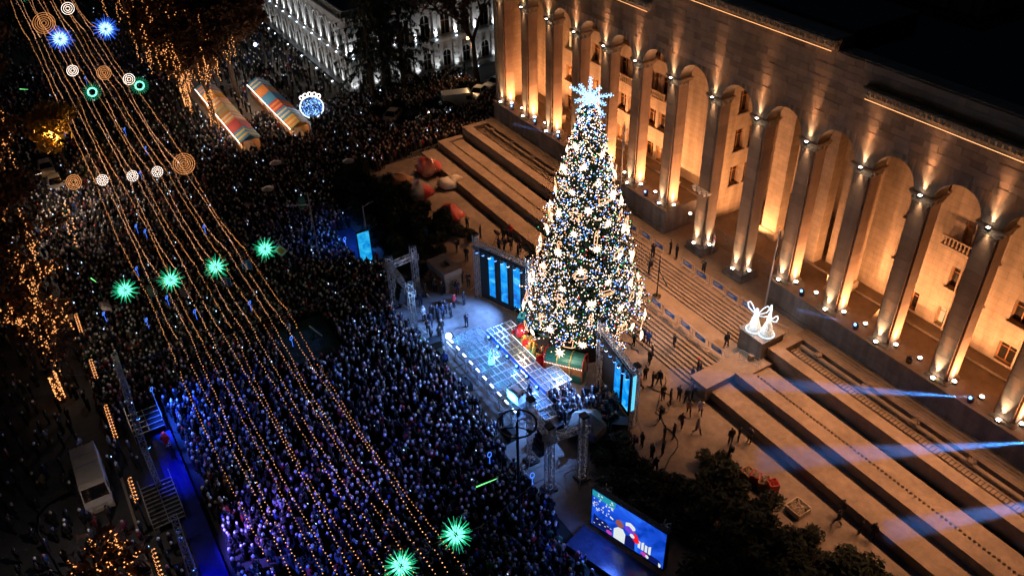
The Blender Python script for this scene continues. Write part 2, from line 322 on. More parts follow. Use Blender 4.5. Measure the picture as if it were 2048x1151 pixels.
# pillars
def pillar(i, x):
    low = i in (7, 8); z0 = 2.6 if low else 5.34
    p = ob('pillar', None, par, None, (x - 46, -3, 0))
    sh = MB(); zz = z0 + (.95 if low else .3); top = 18.55; k = 0
    while zz < top - .05:
        h = min(.92 + .12 * random.random(), top - zz); sh.box((-.64, .0, zz + .008), (.64, .30, zz + h - .008)); sh.box((-.66, 1.2, zz + .008), (.66, 1.5, zz + h - .008))
        zz += h; k += 1
    zz = z0 + (.95 if low else .3)
    while zz < top - .05:
        h = min(.9 + .2 * random.random(), top - zz); sh.box((-.80, .13, zz + .006), (.80, 1.37, zz + h - .006)); zz += h
    sh.build('shaft', 'shaft_stone', p)
    b = MB()
    if low: b.box((-1.25, -.45, z0), (1.25, 1.95, z0 + .25)); b.box((-1.1, -.3, z0 + .25), (1.1, 1.8, z0 + .8)); b.box((-.92, -.12, z0 + .8), (.92, 1.62, z0 + .95))
    else: b.box((-.98, -.16, z0), (.98, 1.66, z0 + .14)); b.box((-.9, -.08, z0 + .14), (.9, 1.58, z0 + .3))
    b.build('base', 'podium_stone' if low else 'carved_stone', p)
    c = MB(); c.box((-.86, .06, 18.55), (.86, 1.44, 18.68)); c.box((-.8, .1, 18.68), (.8, 1.4, 19.1)); c.box((-1.02, -.1, 19.1), (1.02, 1.6, 19.2)); c.box((-1.1, -.14, 19.2), (1.1, 1.64, 19.3))
    for s in (-1, 1):
        for yy in (.25, .75, 1.25):
            c.tube((s * .93, yy - .16, 18.98), (s * .93, yy + .16, 18.98), .11, n=8); c.tube((s * .88, yy - .12, 18.72), (s * .88, yy + .12, 18.72), .07, n=6); c.cbox((s * .9, yy, 18.85), (.12, .1, .34))
    c.build('capital', 'carved_stone', p)
for i, x in enumerate(PCX): pillar(i, x)
# arches: spandrel wall over each bay
ZS, ZT = 19.3, 21.55
edges = [4.0] + PCX + [90.0]
for i in range(len(PCX) - 1):
    a, b = PCX[i], PCX[i + 1]; c = (a + b) / 2; r = (b - a) / 2 - .86; n = 20
    pts = [(c - r * math.cos(PI * k / n), ZS + r * math.sin(PI * k / n)) for k in range(n + 1)]
    for y, fl in ((0, 0), (1.5, 1)):
        m = MB()
        for (x1, z1), (x2, z2) in zip(pts[:-1], pts[1:]):
            q = [(x1, y, z1), (x2, y, z2), (x2, y, ZT), (x1, y, ZT)]; m.quad(*(q[::-1] if fl else q))
        for u, v in ((a, c - r), (c + r, b)):
            q = [(u, y, ZS), (v, y, ZS), (v, y, ZT), (u, y, ZT)]; m.quad(*(q[::-1] if fl else q))
        pb(m, 'arch_spandrel', 'block_stone')
    s = MB()
    for (x1, z1), (x2, z2) in zip(pts[:-1], pts[1:]): s.quad((x1, 0, z1), (x1, 1.5, z1), (x2, 1.5, z2), (x2, 0, z2))
    s.quad((a, 0, ZS + .003), (a, 1.5, ZS + .003), (c - r, 1.5, ZS + .003), (c - r, 0, ZS + .003)); s.quad((c + r, 0, ZS + .003), (c + r, 1.5, ZS + .003), (b, 1.5, ZS + .003), (b, 0, ZS + .003))
    pb(s, 'arch_soffit', 'facade_stone')
pb(MB().box((3.9, 0, 2.6), (4.62, 5.5, 21.55)), 'end_pier', 'facade_stone'); pb(MB().box((87.2, 0, 2.6), (90, 5.5, 21.55)), 'end_pier', 'facade_stone')
# attic wall in squared blocks: the ones in full view are single stones, the rest one mass
aw = pb(MB().box((3.9, .10, ZT + .002), (90, 1.5, 26.95)), 'attic_wall', 'block_stone')
pb(MB().box((36.9, .12, 26.955), (55.1, 1.5, 28.0)), 'attic_wall', 'block_stone')
blocks = []; rb = random.Random(3); z = ZT
while z < 26.9:
    h = .5 + .1 * rb.random()
    if z + h > 26.85: h = 26.97 - z
    x = 3.9
    while x < 90:
        w = min(.75 + 1.15 * rb.random(), 90 - x)
        if w > .05: blocks.append((x, z, w, h))
        x += w
    z += h
x = 36.9
while x < 55.1:
    w = min(.8 + 1. * rb.random(), 55.1 - x); blocks.append((x, 26.97, w, .5)); x += w
pr = project([(x + w / 2, 0, z + h / 2) for x, z, w, h in blocks])
near = sorted([k for k in range(len(blocks)) if 0 < pr[k][0] < 1024 and 0 < pr[k][1] < 575], key=lambda k: pr[k][2] - blocks[k][2] * 8)
single = set(near[:298]); rest = MB()
cube = MB().box((-.5, 0, -.5), (.5, .12, .5)).mesh('stone_block', 'block_stone')
for k, (x, z, w, h) in enumerate(blocks):
    dy = -.005 + .022 * rb.random()
    if k in single:
        o = ob('stone_block', cube, aw, None, (x + w / 2 - 46, dy - 3, z + h / 2)); o.scale = (w - .02, 1, h - .016)
    else: rest.box((x + .01, dy, z + .008), (x + w - .01, .12, z + h - .008))
pb(rest, 'stone_blocks', 'block_stone', aw, kind='stuff')
def cornice(x0, x1, z, n, name_parts):
    m = MB(); m.box((x0 + .3, -.12, z - .3), (x1 - .3, .02, z - .12)); m.box((x0, -.62, z + .42), (x1, .05, z + .56)); m.box((x0 + .06, -.5, z + .56), (x1 - .06, .05, z + .68)); m.box((x0 + .18, -.22, z - .12), (x1 - .18, .02, z + .42))
    c = pb(m, 'cornice', 'carved_stone'); MB().box((x0 + .3 - 46, -.46 - 3, z - .32), (x1 - .3 - 46, -.43 - 3, z - .29)).build('light_strip', 'strip_glow', c); w = (x1 - x0 - .5) / n
    mm = MB().box((-w * .3, -.56, .02), (w * .3, -.22, .40)); mm.tube((-w * .32, -.5, .06), (w * .32, -.5, .06), .08, n=6); me = mm.mesh('modillion', 'carved_stone')
    for k in range(n): ob('modillion', me, c, None, (x0 + .25 + (k + .5) * w - 46, -3, z))
cornice(58.2, 89.8, 24.85, 66, 1); cornice(4.0, 33.8, 24.85, 62, 1); cornice(36.9, 55.1, 27.35, 27, 1)
pb(MB().box((3.9, 1.5, 26.3), (90, 46, 26.75)), 'roof', 'roof_dark'); pb(MB().box((3.9, .1, 26.96), (36.9, 1.4, 27.12)), 'parapet', 'block_stone'); pb(MB().box((55.1, .1, 26.96), (90, 1.4, 27.12)), 'parapet', 'block_stone')
pb(MB().box((36.9, 1.5, 26.8), (55.1, 9, 28.3)), 'roof', 'roof_dark')
# dim roof pavilion behind the attic
rp = MB(); rp.box((39, 16, 26.75), (56, 30, 30.5)); rp.box((38.5, 15.5, 30.5), (56.5, 30.5, 31.0)); pv = pb(rp, 'roof_pavilion', 'block_stone')
me = MB().box((-.3, -.35, 0), (.3, 0, 3.4)).mesh('pilaster', 'block_stone')
for k in range(8): ob('pilaster', me, pv, None, (40.2 + k * 2.1 - 46, 16 - 3, 26.85))
for k in range(6):
    o = ob('pilaster', me, pv, None, (56 - 46, 17.5 + k * 2.2 - 3, 26.85)); o.rotation_euler = (0, 0, PI / 2)
# rear wall of the arcade with real openings
ROWS = [(5.75, 7.55), (9.5, 11.5), (13.5, 15.7), (17.3, 19.2)]
def wall_with_holes(x0, x1, z0, z1, holes, y, t=.45):
    xs = sorted({x0, x1, *[h[0] for h in holes], *[h[1] for h in holes]}); zs = sorted({z0, z1, *[h[2] for h in holes], *[h[3] for h in holes]}); m = MB()
    for xa, xb in zip(xs[:-1], xs[1:]):
        for za, zb in zip(zs[:-1], zs[1:]):
            cx_, cz_ = (xa + xb) / 2, (za + zb) / 2
            if not any(h[0] < cx_ < h[1] and h[2] < cz_ < h[3] for h in holes): m.quad((xa, y, za), (xb, y, za), (xb, y, zb), (xa, y, zb))
    for h in holes:
        a, b, c, d = h; m.quad((a, y, c), (a, y + t, c), (a, y + t, d), (a, y, d)); m.quad((b, y + t, c), (b, y, c), (b, y, d), (b, y + t, d)); m.quad((a, y, d), (a, y + t, d), (b, y + t, d), (b, y, d)); m.quad((a, y + t, c), (a, y, c), (b, y, c), (b, y + t, c))
    return m
def win_mesh(w, h):
    f = MB(); t = .07
    for a, b in (((0, 0, 0), (w, .08, t)), ((0, 0, h - t), (w, .08, h)), ((0, 0, t), (t, .08, h - t)), ((w - t, 0, t), (w, .08, h - t)), ((w / 2 - .03, 0, t), (w / 2 + .03, .08, h - t)), ((t, .01, h * .68), (w - t, .07, h * .68 + .05))): f.box(a, b)
    return f.mesh('frame', 'wood_warm'), MB().box((t, .09, t), (w - t, .11, h - t)).mesh('pane', 'window_glass'), MB().box((-.15, -.5, -.12), (w + .15, -.30, 0)).mesh('sill', 'terrace_stone')
WM = {}
def window(parent, x, y, z, w, h, lit=0, rz=0, sill=True):
    key = (round(w, 2), round(h, 2))
    if key not in WM: WM[key] = win_mesh(w, h)
    f, g, s = WM[key]; e = ob('window', f, parent, None, (x, y, z), rz); ob('pane', g, e)
    if sill: ob('sill', s, e)
    if lit:
        for sx in (.06, w * .62): MB().box((sx, .085, .1), (sx + w * .3, .088, h - .1)).build('curtain', 'curtain' if lit == 1 else 'window_lit', e)
    return e
def rear(x0, x1, bays):
    holes = []
    for c, kind in bays:
        if kind == 'pair': holes += [(c + d - .72, c + d + .72, *r) for r in ROWS[:3] for d in (-.95, .95)] 
        if kind == 'balc': holes += [(c + d - .72, c + d + .72, *r) for r in ROWS for d in (-.95, .95)]
        if kind == 'single': holes += [(c - .7 + d, c + .7 + d, *ROWS[k]) for k, d in ((0, 1.1), (1, -.7), (2, -.7), (3, .9))]
    m = wall_with_holes(x0, x1, 5.3, 21.55, holes, 5.5); w = pb(m, 'rear_wall', 'rear_stone'); k = 0
    for a, b, c, d in holes:
        k += 1; window(w, a - 46, 5.85 - 3, c, b - a, d - c, lit=(1 if k % 3 == 0 else (2 if k % 11 == 5 else 0)), sill=c > 6)
    return w
lb = [(PCX[i] + PCX[i + 1]) / 2 for i in range(15)]
rw = rear(4.62, 39.5, [(lb[0], 'x'), (lb[1], 'pair'), (lb[2], 'balc'), (lb[3], 'balc'), (lb[4], 'balc'), (lb[5], 'x')])
rw2 = rear(54.6, 88, [(lb[9] + .8, 'x'), (lb[10], 'single'), (lb[11], 'pair'), (lb[12], 'pair'), (lb[13], 'single'), (lb[14], 'single')])
pb(MB().box((4.62, 1.5, 21.4), (88, 14.3, 21.54)), 'arcade_ceiling', 'rear_stone')
for c in (lb[3], lb[4], lb[11] - 1.2):                             # balconies
    b = MB().box((c - 1.7, 4.75, 13.15), (c + 1.7, 5.5, 13.35)); b.box((c - 1.7, 4.75, 14.05), (c + 1.7, 4.9, 14.15)); bo = pb(b, 'balcony', 'carved_stone'); me = MB().lathe((0, 0, 0), [(.05, 0), (.09, .2), (.05, .45), (.07, .7)], 6).mesh('baluster', 'carved_stone')
    for k in range(11): ob('baluster', me, bo, None, (c - 1.6 + k * .32 - 46, 4.83 - 3, 13.35))
# thin pilaster strips and drain pipes on the rear wall
for x in (57.8, 66.6, 74.6): pb(MB().tube((x, 5.38, 5.6), (x, 5.38, 20.5), .07, n=8), 'drain_pipe', 'rear_stone')
# entrance hall: side walls with windows, back wall and inner piers
hs = []
for z0, z1 in ((6.2, 8.4), (10.2, 12.6), (14.4, 16.8)):
    for yy in (7.3, 9.3): hs.append((yy, yy + 1.3, z0, z1))
m = wall_with_holes(5.5, 14, 2.6, 21.5, hs, 0); m.v = [(39.5 - y, x, z) for x, y, z in m.v]
sw = pb(m, 'hall_wall', 'rear_stone')
for a, b, c, d in hs: window(sw, 39.15 - 46, a - 3, c, b - a, d - c, rz=PI / 2, sill=True)
pb(MB().box((54.3, 5.52, 2.6), (54.6, 14, 21.4)), 'hall_wall', 'rear_stone'); pb(MB().box((39.5, 14.01, 2.6), (54.6, 14.3, 21.5)), 'hall_wall', 'rear_stone')
for x, y in ((45.2, 8.5), (50.2, 8.5), (52.9, 4.9), (57.6, 3.9), (47, 12.2)):
    z0 = 2.6 if x < 53.2 else 5.32
    q = MB().box((x - .95, y - .6, z0 + 1.0), (x + .95, y + .6, 21.4)); q.box((x - 1.1, y - .75, z0), (x + 1.1, y + .75, z0 + .9)); q.box((x - 1.02, y - .67, z0 + .9), (x + 1.02, y + .67, z0 + 1.0)); q.box((x - 1.1, y - .75, 18.9), (x + 1.1, y + .75, 19.3)); pb(q, 'inner_pier', 'facade_stone')
hst = MB()
for k in range(12): hst.box((41.5, 10.2 + k * .32, 2.6), (52.2, 10.2 + k * .32 + .4, 2.75 + k * .16))
pb(hst, 'inner_stairs', 'floor_stone')
pb(MB().box((42.8, 2.6, 2.6), (53.1, 2.75, 4.3)), 'glass_screen', 'clear_panel'); pb(MB().box((45.6, 3.6, 2.6), (46.5, 4.6, 4.7)), 'guard_desk', 'metal_dark')
for x0, x1, y0, lbz in ((12.2, 13.6, 3, 1.4), (14.2, 15.2, 2.4, 1.1)): pb(MB().box((x0, y0, 5.32), (x1, y0 + .9, 5.32 + lbz)), 'floor_cabinet', 'carved_stone')
for x in (28.6, 34.4, 57.0, 62.2): pb(MB().add([(x, 2.1, 5.36), (x + 1.8, 2.1, 5.36), (x + 1.8, 3.6, 6.3), (x, 3.6, 6.3)], [(0, 1, 2, 3)]).box((x + .1, 3.5, 5.32), (x + .2, 3.6, 6.28)), 'slanted_board', 'carved_stone')

# ---- the building's lamps: one at each capital, two at each pillar foot, one flood on the floor of each bay
capf = MB().cbox((0, -.32, 0), (.34, .3, .2)); capf.box((-.05, -.2, -.05), (.05, 0, .05)); capm = capf.mesh('housing', 'metal_dark'); capg = MB().cbox((0, -.32, 0), (.2, .2, .23)).mesh('lens', 'lamp_white')
fotf = MB().cbox((0, 0, .1), (.34, .26, .18)).mesh('housing', 'metal_dark'); fotg = MB().lathe((0, 0, .2), [(.14, 0), (.16, .05), (.02, .1)], 8).mesh('lens', 'lamp_white')
def light_child(o, name, kind, off, energy, col, toff, size, blend=.7, radius=.08):
    l = lamp(name, kind, off, energy, col, None, (Vector(off) + Vector(toff)) if toff else None, size, blend, radius); l.parent = o; return l
for i, x in enumerate(PCX[:15]):
    nth = ORD[i]
    a = thing('wall_lamp', 'small bright lamp at the capital of the %s pillar from the left' % nth, 'lamp', (x, -.02, 19.2), 0, 'lamps at the pillar capitals')
    ob('housing', capm, a); ob('lens', capg, a)
    light_child(a, 'uplight', 'SPOT', (0, -.42, .2), 2600, (1, .46, .21), (0, .10, 1), 22, 1); light_child(a, 'near_uplight', 'SPOT', (0, -.11, .22), 900, (1, .66, .38), (0, .0, 1), 50, 1); light_child(a, 'cornice_light', 'SPOT', (0, -1.0, .2), 200, (1, .42, .16), (0, .05, 1), 100, 1); light_child(a, 'downlight', 'SPOT', (0, -.11, -.28), 420, (1, .66, .38), (0, .0, -1), 46, 1)
    light_child(a, 'floodlight', 'SPOT', (0, -.75, -.1), (7500 if i < 7 else 10500), WARM, (0, -.43, -1), 57, 1, .12)
    zf = 3.45 if i in (7, 8) else 5.36
    for dx, dy, w_ in ((-.1, -.3, 'front'), (1.04, .75, 'side')):
        if i in (7, 8) and w_ == 'front': dy = -.3
        f = thing('floodlight', 'glaring floor lamp at the %s of the %s pillar from the left' % (w_, nth), 'floodlight', (x + dx, dy, zf), 0, 'floor lamps at the pillar feet')
        ob('housing', fotf, f); ob('lens', fotg, f)
        if w_ == 'front': light_child(f, 'tall_uplight', 'SPOT', (.1, -.12, .36), 2600, (1, .44, .18), (0, .055, 1), 20, 1)
        light_child(f, 'uplight', 'SPOT', (-.1 if w_ == 'side' else 0, .1 if w_ == 'front' else 0, .36), 1900, (1, .72, .44), (-.04 if w_ == 'side' else 0, .04 if w_ == 'front' else 0, 1), 46, 1)
    if i < 14:
        c = lb[i]; deep = 6.5 if i in (7, 8) else 2.6
        f = thing('floodlight', 'wide floor flood standing inside the %s arch from the left' % nth, 'floodlight', (c + (.5 if i not in (7, 8) else -1.2), (deep - .9) if i in (7, 8) else .95, zf - (.8 if i in (7, 8) else 0)), 0, 'floods on the arcade floor')
        ob('housing', fotf, f); ob('lens', fotg, f)
        light_child(f, 'flood', 'SPOT', (0, 0, .4), 3300, (1, .42, .165), (-.22, .3, 1), 160, .35, .15)

# ================================================================ Christmas tree
TX, TY = 45.9, -16.2
def tree_r(z): return 6.15 * max(0, 1 - z / 24.6) ** .82
ct = thing('christmas_tree', 'giant fir Christmas tree covered in blue and warm lights and glowing stars', 'Christmas tree', (TX, TY, 0))
MB().tube((0, 0, 0), (0, 0, 23.6), .42, .06, 10).build('trunk', 'bark', ct)
MB().lathe((0, 0, 0), [(3.1, 0), (3.1, 1.5), (2.9, 1.6)], 28).build('base_drum', 'black_cloth', ct)
core = MB(); rr = random.Random(5); fol = MB(); tips = []
nb = 1250
for i in range(nb):
    z = 3.6 + 19.7 * (i / nb) ** 1.25; a = i * 2.39996 + rr.uniform(-.3, .3); r1 = tree_r(z) * rr.uniform(.70, 1.17); r0 = r1 * rr.uniform(.15, .35)
    dr = Vector((math.cos(a), math.sin(a), 0)); tn = Vector((-math.sin(a), math.cos(a), 0)); dz = -r1 * rr.uniform(.02, .16)
    p0 = dr * r0 + Vector((0, 0, z + .25)); p1 = dr * r1 + Vector((0, 0, z + dz)); tips.append((p0, p1, dr, tn, r1 - r0))
    wdt = .05; fol.quad(p0 - tn * wdt, p1 - tn * .01, p1 + tn * .01, p0 + tn * wdt)
    nt_ = 9 if z < 15 else 7
    for k in range(nt_):
        t = (k + .6) / nt_; c = p0.lerp(p1, t); l = (.75 - .4 * t) * min(1, .35 + tree_r(z) / 4.5) * rr.uniform(.7, 1.25)
        for s in (-1, 1):
            d = (dr * .62 + tn * s * .8 + Vector((0, 0, rr.uniform(-.35, .3)))).normalized(); e = c + d * l; up = Vector((0, 0, .075)); sd = d.cross(Vector((0, 0, 1))) * .07
            fol.add([c - up, c + sd * 1.3 + d * l * .45, e, c - sd * 1.3 + d * l * .5, c + up * 1.2 + d * l * .4], [(0, 1, 2), (0, 2, 3), (1, 4, 2), (4, 3, 2)])
fo = fol.build('crown', 'fir_green', ct)
for i in range(26):
    for k in range(14):
        z = 2.8 + i * .79; a = 2 * PI * (k + rr.random()) / 14; r = tree_r(z) * .52 * rr.uniform(.75, 1.15); c = Vector((r * math.cos(a), r * math.sin(a), z)); s = .55 * tree_r(z) / 3 + .15
        core.add([c + Vector((rr.uniform(-s, s), rr.uniform(-s, s), rr.uniform(-.7, .7))) for _ in range(4)], [(0, 1, 2), (0, 2, 3), (1, 2, 3)])
core.build('inner_foliage', 'fir_green', ct)
bl = {k: MB() for k in ('warm', 'amber', 'white', 'blue', 'red', 'green')}
for i in range(10000):
    p0, p1, dr, tn, L_ = tips[int(rr.random() ** 1.15 * nb) % nb]; t = .38 + .66 * rr.random() ** .7
    c = p0.lerp(p1, t) + tn * rr.gauss(0, .26) + Vector((0, 0, rr.uniform(-.1, .2)))
    u = rr.random(); key = 'warm' if u < .26 else 'amber' if u < .32 else 'white' if u < .66 else 'blue' if u < .90 else 'red' if u < .93 else 'green'
    bl[key].octa(c, rr.uniform(.034, .062))
for k, m in bl.items(): m.build('fairy_lights', ('tree_' if k in ('warm', 'amber') else 'bulb_') + k, ct, kind='stuff')
def star_mesh(name, n, r, ri, th, m):
    b = MB(); vs = [(0, -th, 0), (0, th, 0)]; ro = random.Random(n)
    for k in range(2 * n):
        a = PI * k / n; q = (r * (.85 + .3 * ro.random())) if k % 2 == 0 else ri; vs.append((q * math.cos(a), 0, q * math.sin(a)))
    fs = []
    for k in range(2 * n): fs += [(0, 2 + k, 2 + (k + 1) % (2 * n)), (1, 2 + (k + 1) % (2 * n), 2 + k)]
    return b.add(vs, fs).mesh(name, m)
stars = [star_mesh('star_ornament', n, r, .22, .16, 'star_glow') for n, r in ((9, .52), (10, .46), (8, .56))]
for i in range(84):
    z = 3.0 + 17.7 * ((i + .5) / 84) ** 1.3; a = i * 2.39996 + .5; r = tree_r(z) * 1.04
    o = ob('star_ornament', stars[i % 3], ct, None, (r * math.cos(a), r * math.sin(a), z - .1)); o.rotation_euler = (rr.uniform(-.2, .2), rr.uniform(0, 1), a + PI / 2); s_ = rr.uniform(.75, 1.1); o.scale = (s_, s_, s_)
# outlined figures bent from light rope: gift, bell, cane, gingerbread man, rocking horse, candle, sledge
SH = [[[(-.5, -.4), (.5, -.4), (.5, .3), (-.5, .3), (-.5, -.4)], [(0, -.4), (0, .3)], [(0, .3), (-.3, .6), (0, .45), (.3, .6), (0, .3)]],
      [[(-.5, -.4), (-.3, -.1), (-.25, .3), (0, .5), (.25, .3), (.3, -.1), (.5, -.4), (-.5, -.4)], [(-.12, -.45), (0, -.6), (.12, -.45)]],
      [[(-.1, -.7), (-.1, .35), (.05, .6), (.3, .6), (.4, .35)], [(.05, -.7), (.05, .3), (.2, .45), (.28, .3)]],
      [[(0, .15), (.2, .3), (.2, .5), (0, .65), (-.2, .5), (-.2, .3), (0, .15)], [(0, .15), (.5, .1), (.5, -.08), (.2, -.08), (.35, -.6), (.12, -.65), (0, -.3), (-.12, -.65), (-.35, -.6), (-.2, -.08), (-.5, -.08), (-.5, .1), (0, .15)]],
      [[(-.6, -.4), (-.3, -.6), (.3, -.6), (.6, -.4)], [(-.35, -.55), (-.4, -.05), (-.1, .05), (.2, .05), (.3, .5), (.55, .3), (.4, .2), (.4, -.1), (.3, -.55)], [(-.4, -.05), (-.6, -.3)]],
      [[(-.12, -.6), (.12, -.6), (.12, .25), (-.12, .25), (-.12, -.6)], [(0, .25), (-.12, .45), (0, .75), (.12, .45), (0, .25)]],
      [[(-.6, .2), (-.5, -.35), (.5, -.35), (.6, -.1)], [(-.6, -.55), (.45, -.55), (.65, -.35)], [(-.3, -.35), (-.3, -.55)], [(.3, -.35), (.3, -.55)], [(-.5, 0), (.2, 0), (.5, -.35)]]]
shm = []
for sh in SH:
    b = MB()
    for ln in sh: b.path([(x * 1.05, 0, z * 1.05) for x, z in ln], .03, 4)
    shm.append(b.mesh('figure_ornament', 'outline_glow'))
for i in range(46):
    z = 3.4 + 15 * ((i + .3) / 46) ** 1.25; a = i * 2.39996 + 2.1; r = tree_r(z) * 1.03
    o = ob('figure_ornament', shm[i % 7], ct, None, (r * math.cos(a), r * math.sin(a), z)); o.rotation_euler = (.15, 0, a + PI / 2); o.scale = (1, 1, 1)
tp = ob('tree_topper', None, ct, None, (0, 0, 24.1)); 
for k in range(10):
    a = PI / 2 + 2 * PI * k / 10 + rr.uniform(-.08, .08); l = (1.65, 1.2)[k % 2] * rr.uniform(.9, 1.1); d = Vector((math.cos(a) * .8, math.cos(a) * .6, math.sin(a))); d += Vector((.6, -.8, 0)) * rr.uniform(-.15, .15)
    b = MB().tube(d * .1, d * l, .1, .035, 5); q = d.orthogonal().normalized()
    for j in range(24):
        t = .15 + l * j / 24; o_ = Matrix.Rotation(j * 2.4, 3, d) @ q; b.octa(d * t + o_ * (.2 - .07 * j / 24), .06)
    b.build('star_arm', 'ice_glow', tp)
MB().octa((0, 0, 0), .36).build('star_core', 'ice_glow', tp)
lamp('topper_light', 'POINT', (TX, TY, 24.4), 60, (.5, .75, 1), radius=.5)
for z, e in ((3, 420), (7, 260), (12, 140)):
    for k in range(4):
        a = PI / 4 + k * PI / 2; r = tree_r(z) + .8; lamp('tree_glow_fill', 'POINT', (TX + r * math.cos(a), TY + r * math.sin(a), z), e * .28, (.9, .75, .75), radius=.9)  # added point lights around the crown, standing in for the fairy lights' glow

# ================================================================ trusses
def lattice(b, p, q, w, n_bay=None, r=.042, side=None):
    p, q = Vector(p), Vector(q); d = (q - p); L = d.length; d.normalize(); a = side if side else (Vector((1, 0, 0)) if abs(d.z) > .9 else Vector((0, 0, 1))); a = (a - d * a.dot(d)).normalized(); c = d.cross(a)
    n = n_bay or max(3, int(L / (w * 1.05))); cs = [(a * sx + c * sy) * w / 2 for sx, sy in ((-1, -1), (1, -1), (1, 1), (-1, 1))]
    for o in cs: b.tube(p + o, q + o, r, None, 5)
    for k in range(n):
        u, v = p + d * L * k / n, p + d * L * (k + 1) / n
        for j in range(4):
            o1, o2 = cs[j], cs[(j + 1) % 4]; b.tube(u + (o1 if k % 2 else o2), v + (o2 if k % 2 else o1), r * .66, None, 4, cap=False)
            b.tube(u + o1, u + o2, r * .55, None, 4, cap=False)
    return b
def truss_gate(label, feet, h, beams, w=.5):
    x0 = sum(f[0] for f in feet) / len(feet); y0 = sum(f[1] for f in feet) / len(feet); t = thing('truss_gate', label, 'truss', (x0, y0, 0))
    for fx, fy in feet:
        tw = lattice(MB(), (fx - x0, fy - y0, .12), (fx - x0, fy - y0, h), w).build('truss_tower', 'metal_truss', t)
        MB().cbox((fx - x0, fy - y0, .06), (1.0, 1.0, .1)).build('base_plate', 'metal_dark', tw)
        br = MB()
        for sx, sy in ((1, 1), (-1, 1), (1, -1), (-1, -1)): br.tube((fx - x0 + sx * .25, fy - y0 + sy * .25, 1.0), (fx - x0 + sx * .95, fy - y0 + sy * .95, .05), .03, None, 4)
        br.build('outrigger', 'metal_truss', tw); MB().cbox((fx - x0, fy - y0, h + .1), (w * 1.1, w * 1.1, .22)).build('head_block', 'metal_dark', tw)
        sl = lattice(MB(), (fx - x0, fy - y0, h - 1.5), (fx - x0, fy - y0, h - .8), w * 1.45, 1).build('sleeve', 'metal_truss', tw)
    for i, j in beams: lattice(MB(), (feet[i][0] - x0, feet[i][1] - y0, h - 1.1), (feet[j][0] - x0, feet[j][1] - y0, h - 1.1), w * .95).build('truss_beam', 'metal_truss', t)
    return t
truss_gate('open lattice truss gate of three towers left of the stage, at the crowd edge', [(31.2, -28.5), (36.0, -28.7), (30.9, -25.8)], 6.0, [(0, 2), (0, 1)])
truss_gate('open lattice truss gate of three towers right of the stage, by the big screen', [(58.8, -28.6), (59.3, -25.9), (55.7, -28.2)], 6.5, [(0, 1), (0, 2)])
# hung speakers in the gates
for x, y, z, lb in ((33.4, -28.6, 2.2, 'tall black line speaker hanging in the left truss gate'), (57.2, -28.4, 2.4, 'tall black line speaker hanging in the right truss gate')):
    s = thing('line_speaker', lb, 'speaker', (x, y, z))
    for k in range(5): MB().cbox((0, .03 * k * k - .1, k * .42 + .2), (1.0, .6, .39)).build('speaker_box', 'black_plastic', s)
# LED walls under their trusses
def led_wall(label, A, B, h, panels, face, post2=True):
    A, B = Vector((*A, 0)), Vector((*B, 0)); c = (A + B) / 2; d = (B - A); L = d.length; d.normalize(); n = Vector((d.y, -d.x, 0)) * face
    t = thing('stage_screen_wall', label, 'LED wall', c)
    for q in (A, B):
        lattice(MB(), q - c + Vector((0, 0, .1)), q - c + Vector((0, 0, h)), .42).build('truss_tower', 'metal_truss', t); MB().cbox(q - c + Vector((0, 0, h + .12)), (.5, .5, .22)).build('head_block', 'metal_dark', t)
        MB().tube(q - c + Vector((0, 0, 1.6)), q - c - d * (1.4 if q == A else -1.4) + n * -.3 + Vector((0, 0, .03)), .035, None, 5).build('stay', 'metal_truss', t)
    lattice(MB(), A - c + Vector((0, 0, h - .8)), B - c + Vector((0, 0, h - .8)), .4).build('truss_beam', 'metal_truss', t)
    lattice(MB(), A - c + Vector((0, 0, h - 1.05)) + n * .5, B - c + Vector((0, 0, h - 1.05)) + n * .5, .2, r=.02).build('lamp_rail', 'metal_dark', t)
    b = A - c + d * .3 - n * .12; e = B - c - d * .3 - n * .12; MB().quad(b + Vector((0, 0, .1)), e + Vector((0, 0, .1)), e + Vector((0, 0, h - 1.3)), b + Vector((0, 0, h - 1.3))).add([b - n * .1 + Vector((0, 0, .1)), e - n * .1 + Vector((0, 0, .1)), e - n * .1 + Vector((0, 0, h - 1.3)), b - n * .1 + Vector((0, 0, h - 1.3))], [(0, 1, 2, 3)]).build('backing_cloth', 'black_cloth', t)
    for f0, f1 in panels:
        p, q = A - c + d * L * f0 + n * .08, A - c + d * L * f1 + n * .08; z0, z1 = .9, h - 1.5
        case = MB(); k = n * -.12
        case.add([p + k + Vector((0, 0, z0)), q + k + Vector((0, 0, z0)), q + Vector((0, 0, z0)), p + Vector((0, 0, z0)), p + k + Vector((0, 0, z1)), q + k + Vector((0, 0, z1)), q + Vector((0, 0, z1)), p + Vector((0, 0, z1))], [(0, 1, 2, 3), (4, 7, 6, 5), (0, 4, 5, 1), (1, 5, 6, 2), (2, 6, 7, 3), (3, 7, 4, 0)])
        co = case.build('screen_case', 'black_plastic', t); e_ = n * .012; g = d * .05; zz = Vector((0, 0, .05))
        MB().quad(p + e_ + g + Vector((0, 0, z0)) + zz, q + e_ - g + Vector((0, 0, z0)) + zz, q + e_ - g + Vector((0, 0, z1)) - zz, p + e_ + g + Vector((0, 0, z1)) - zz).build('screen', 'screen_cyan', co)
    return t, c, d, n, L
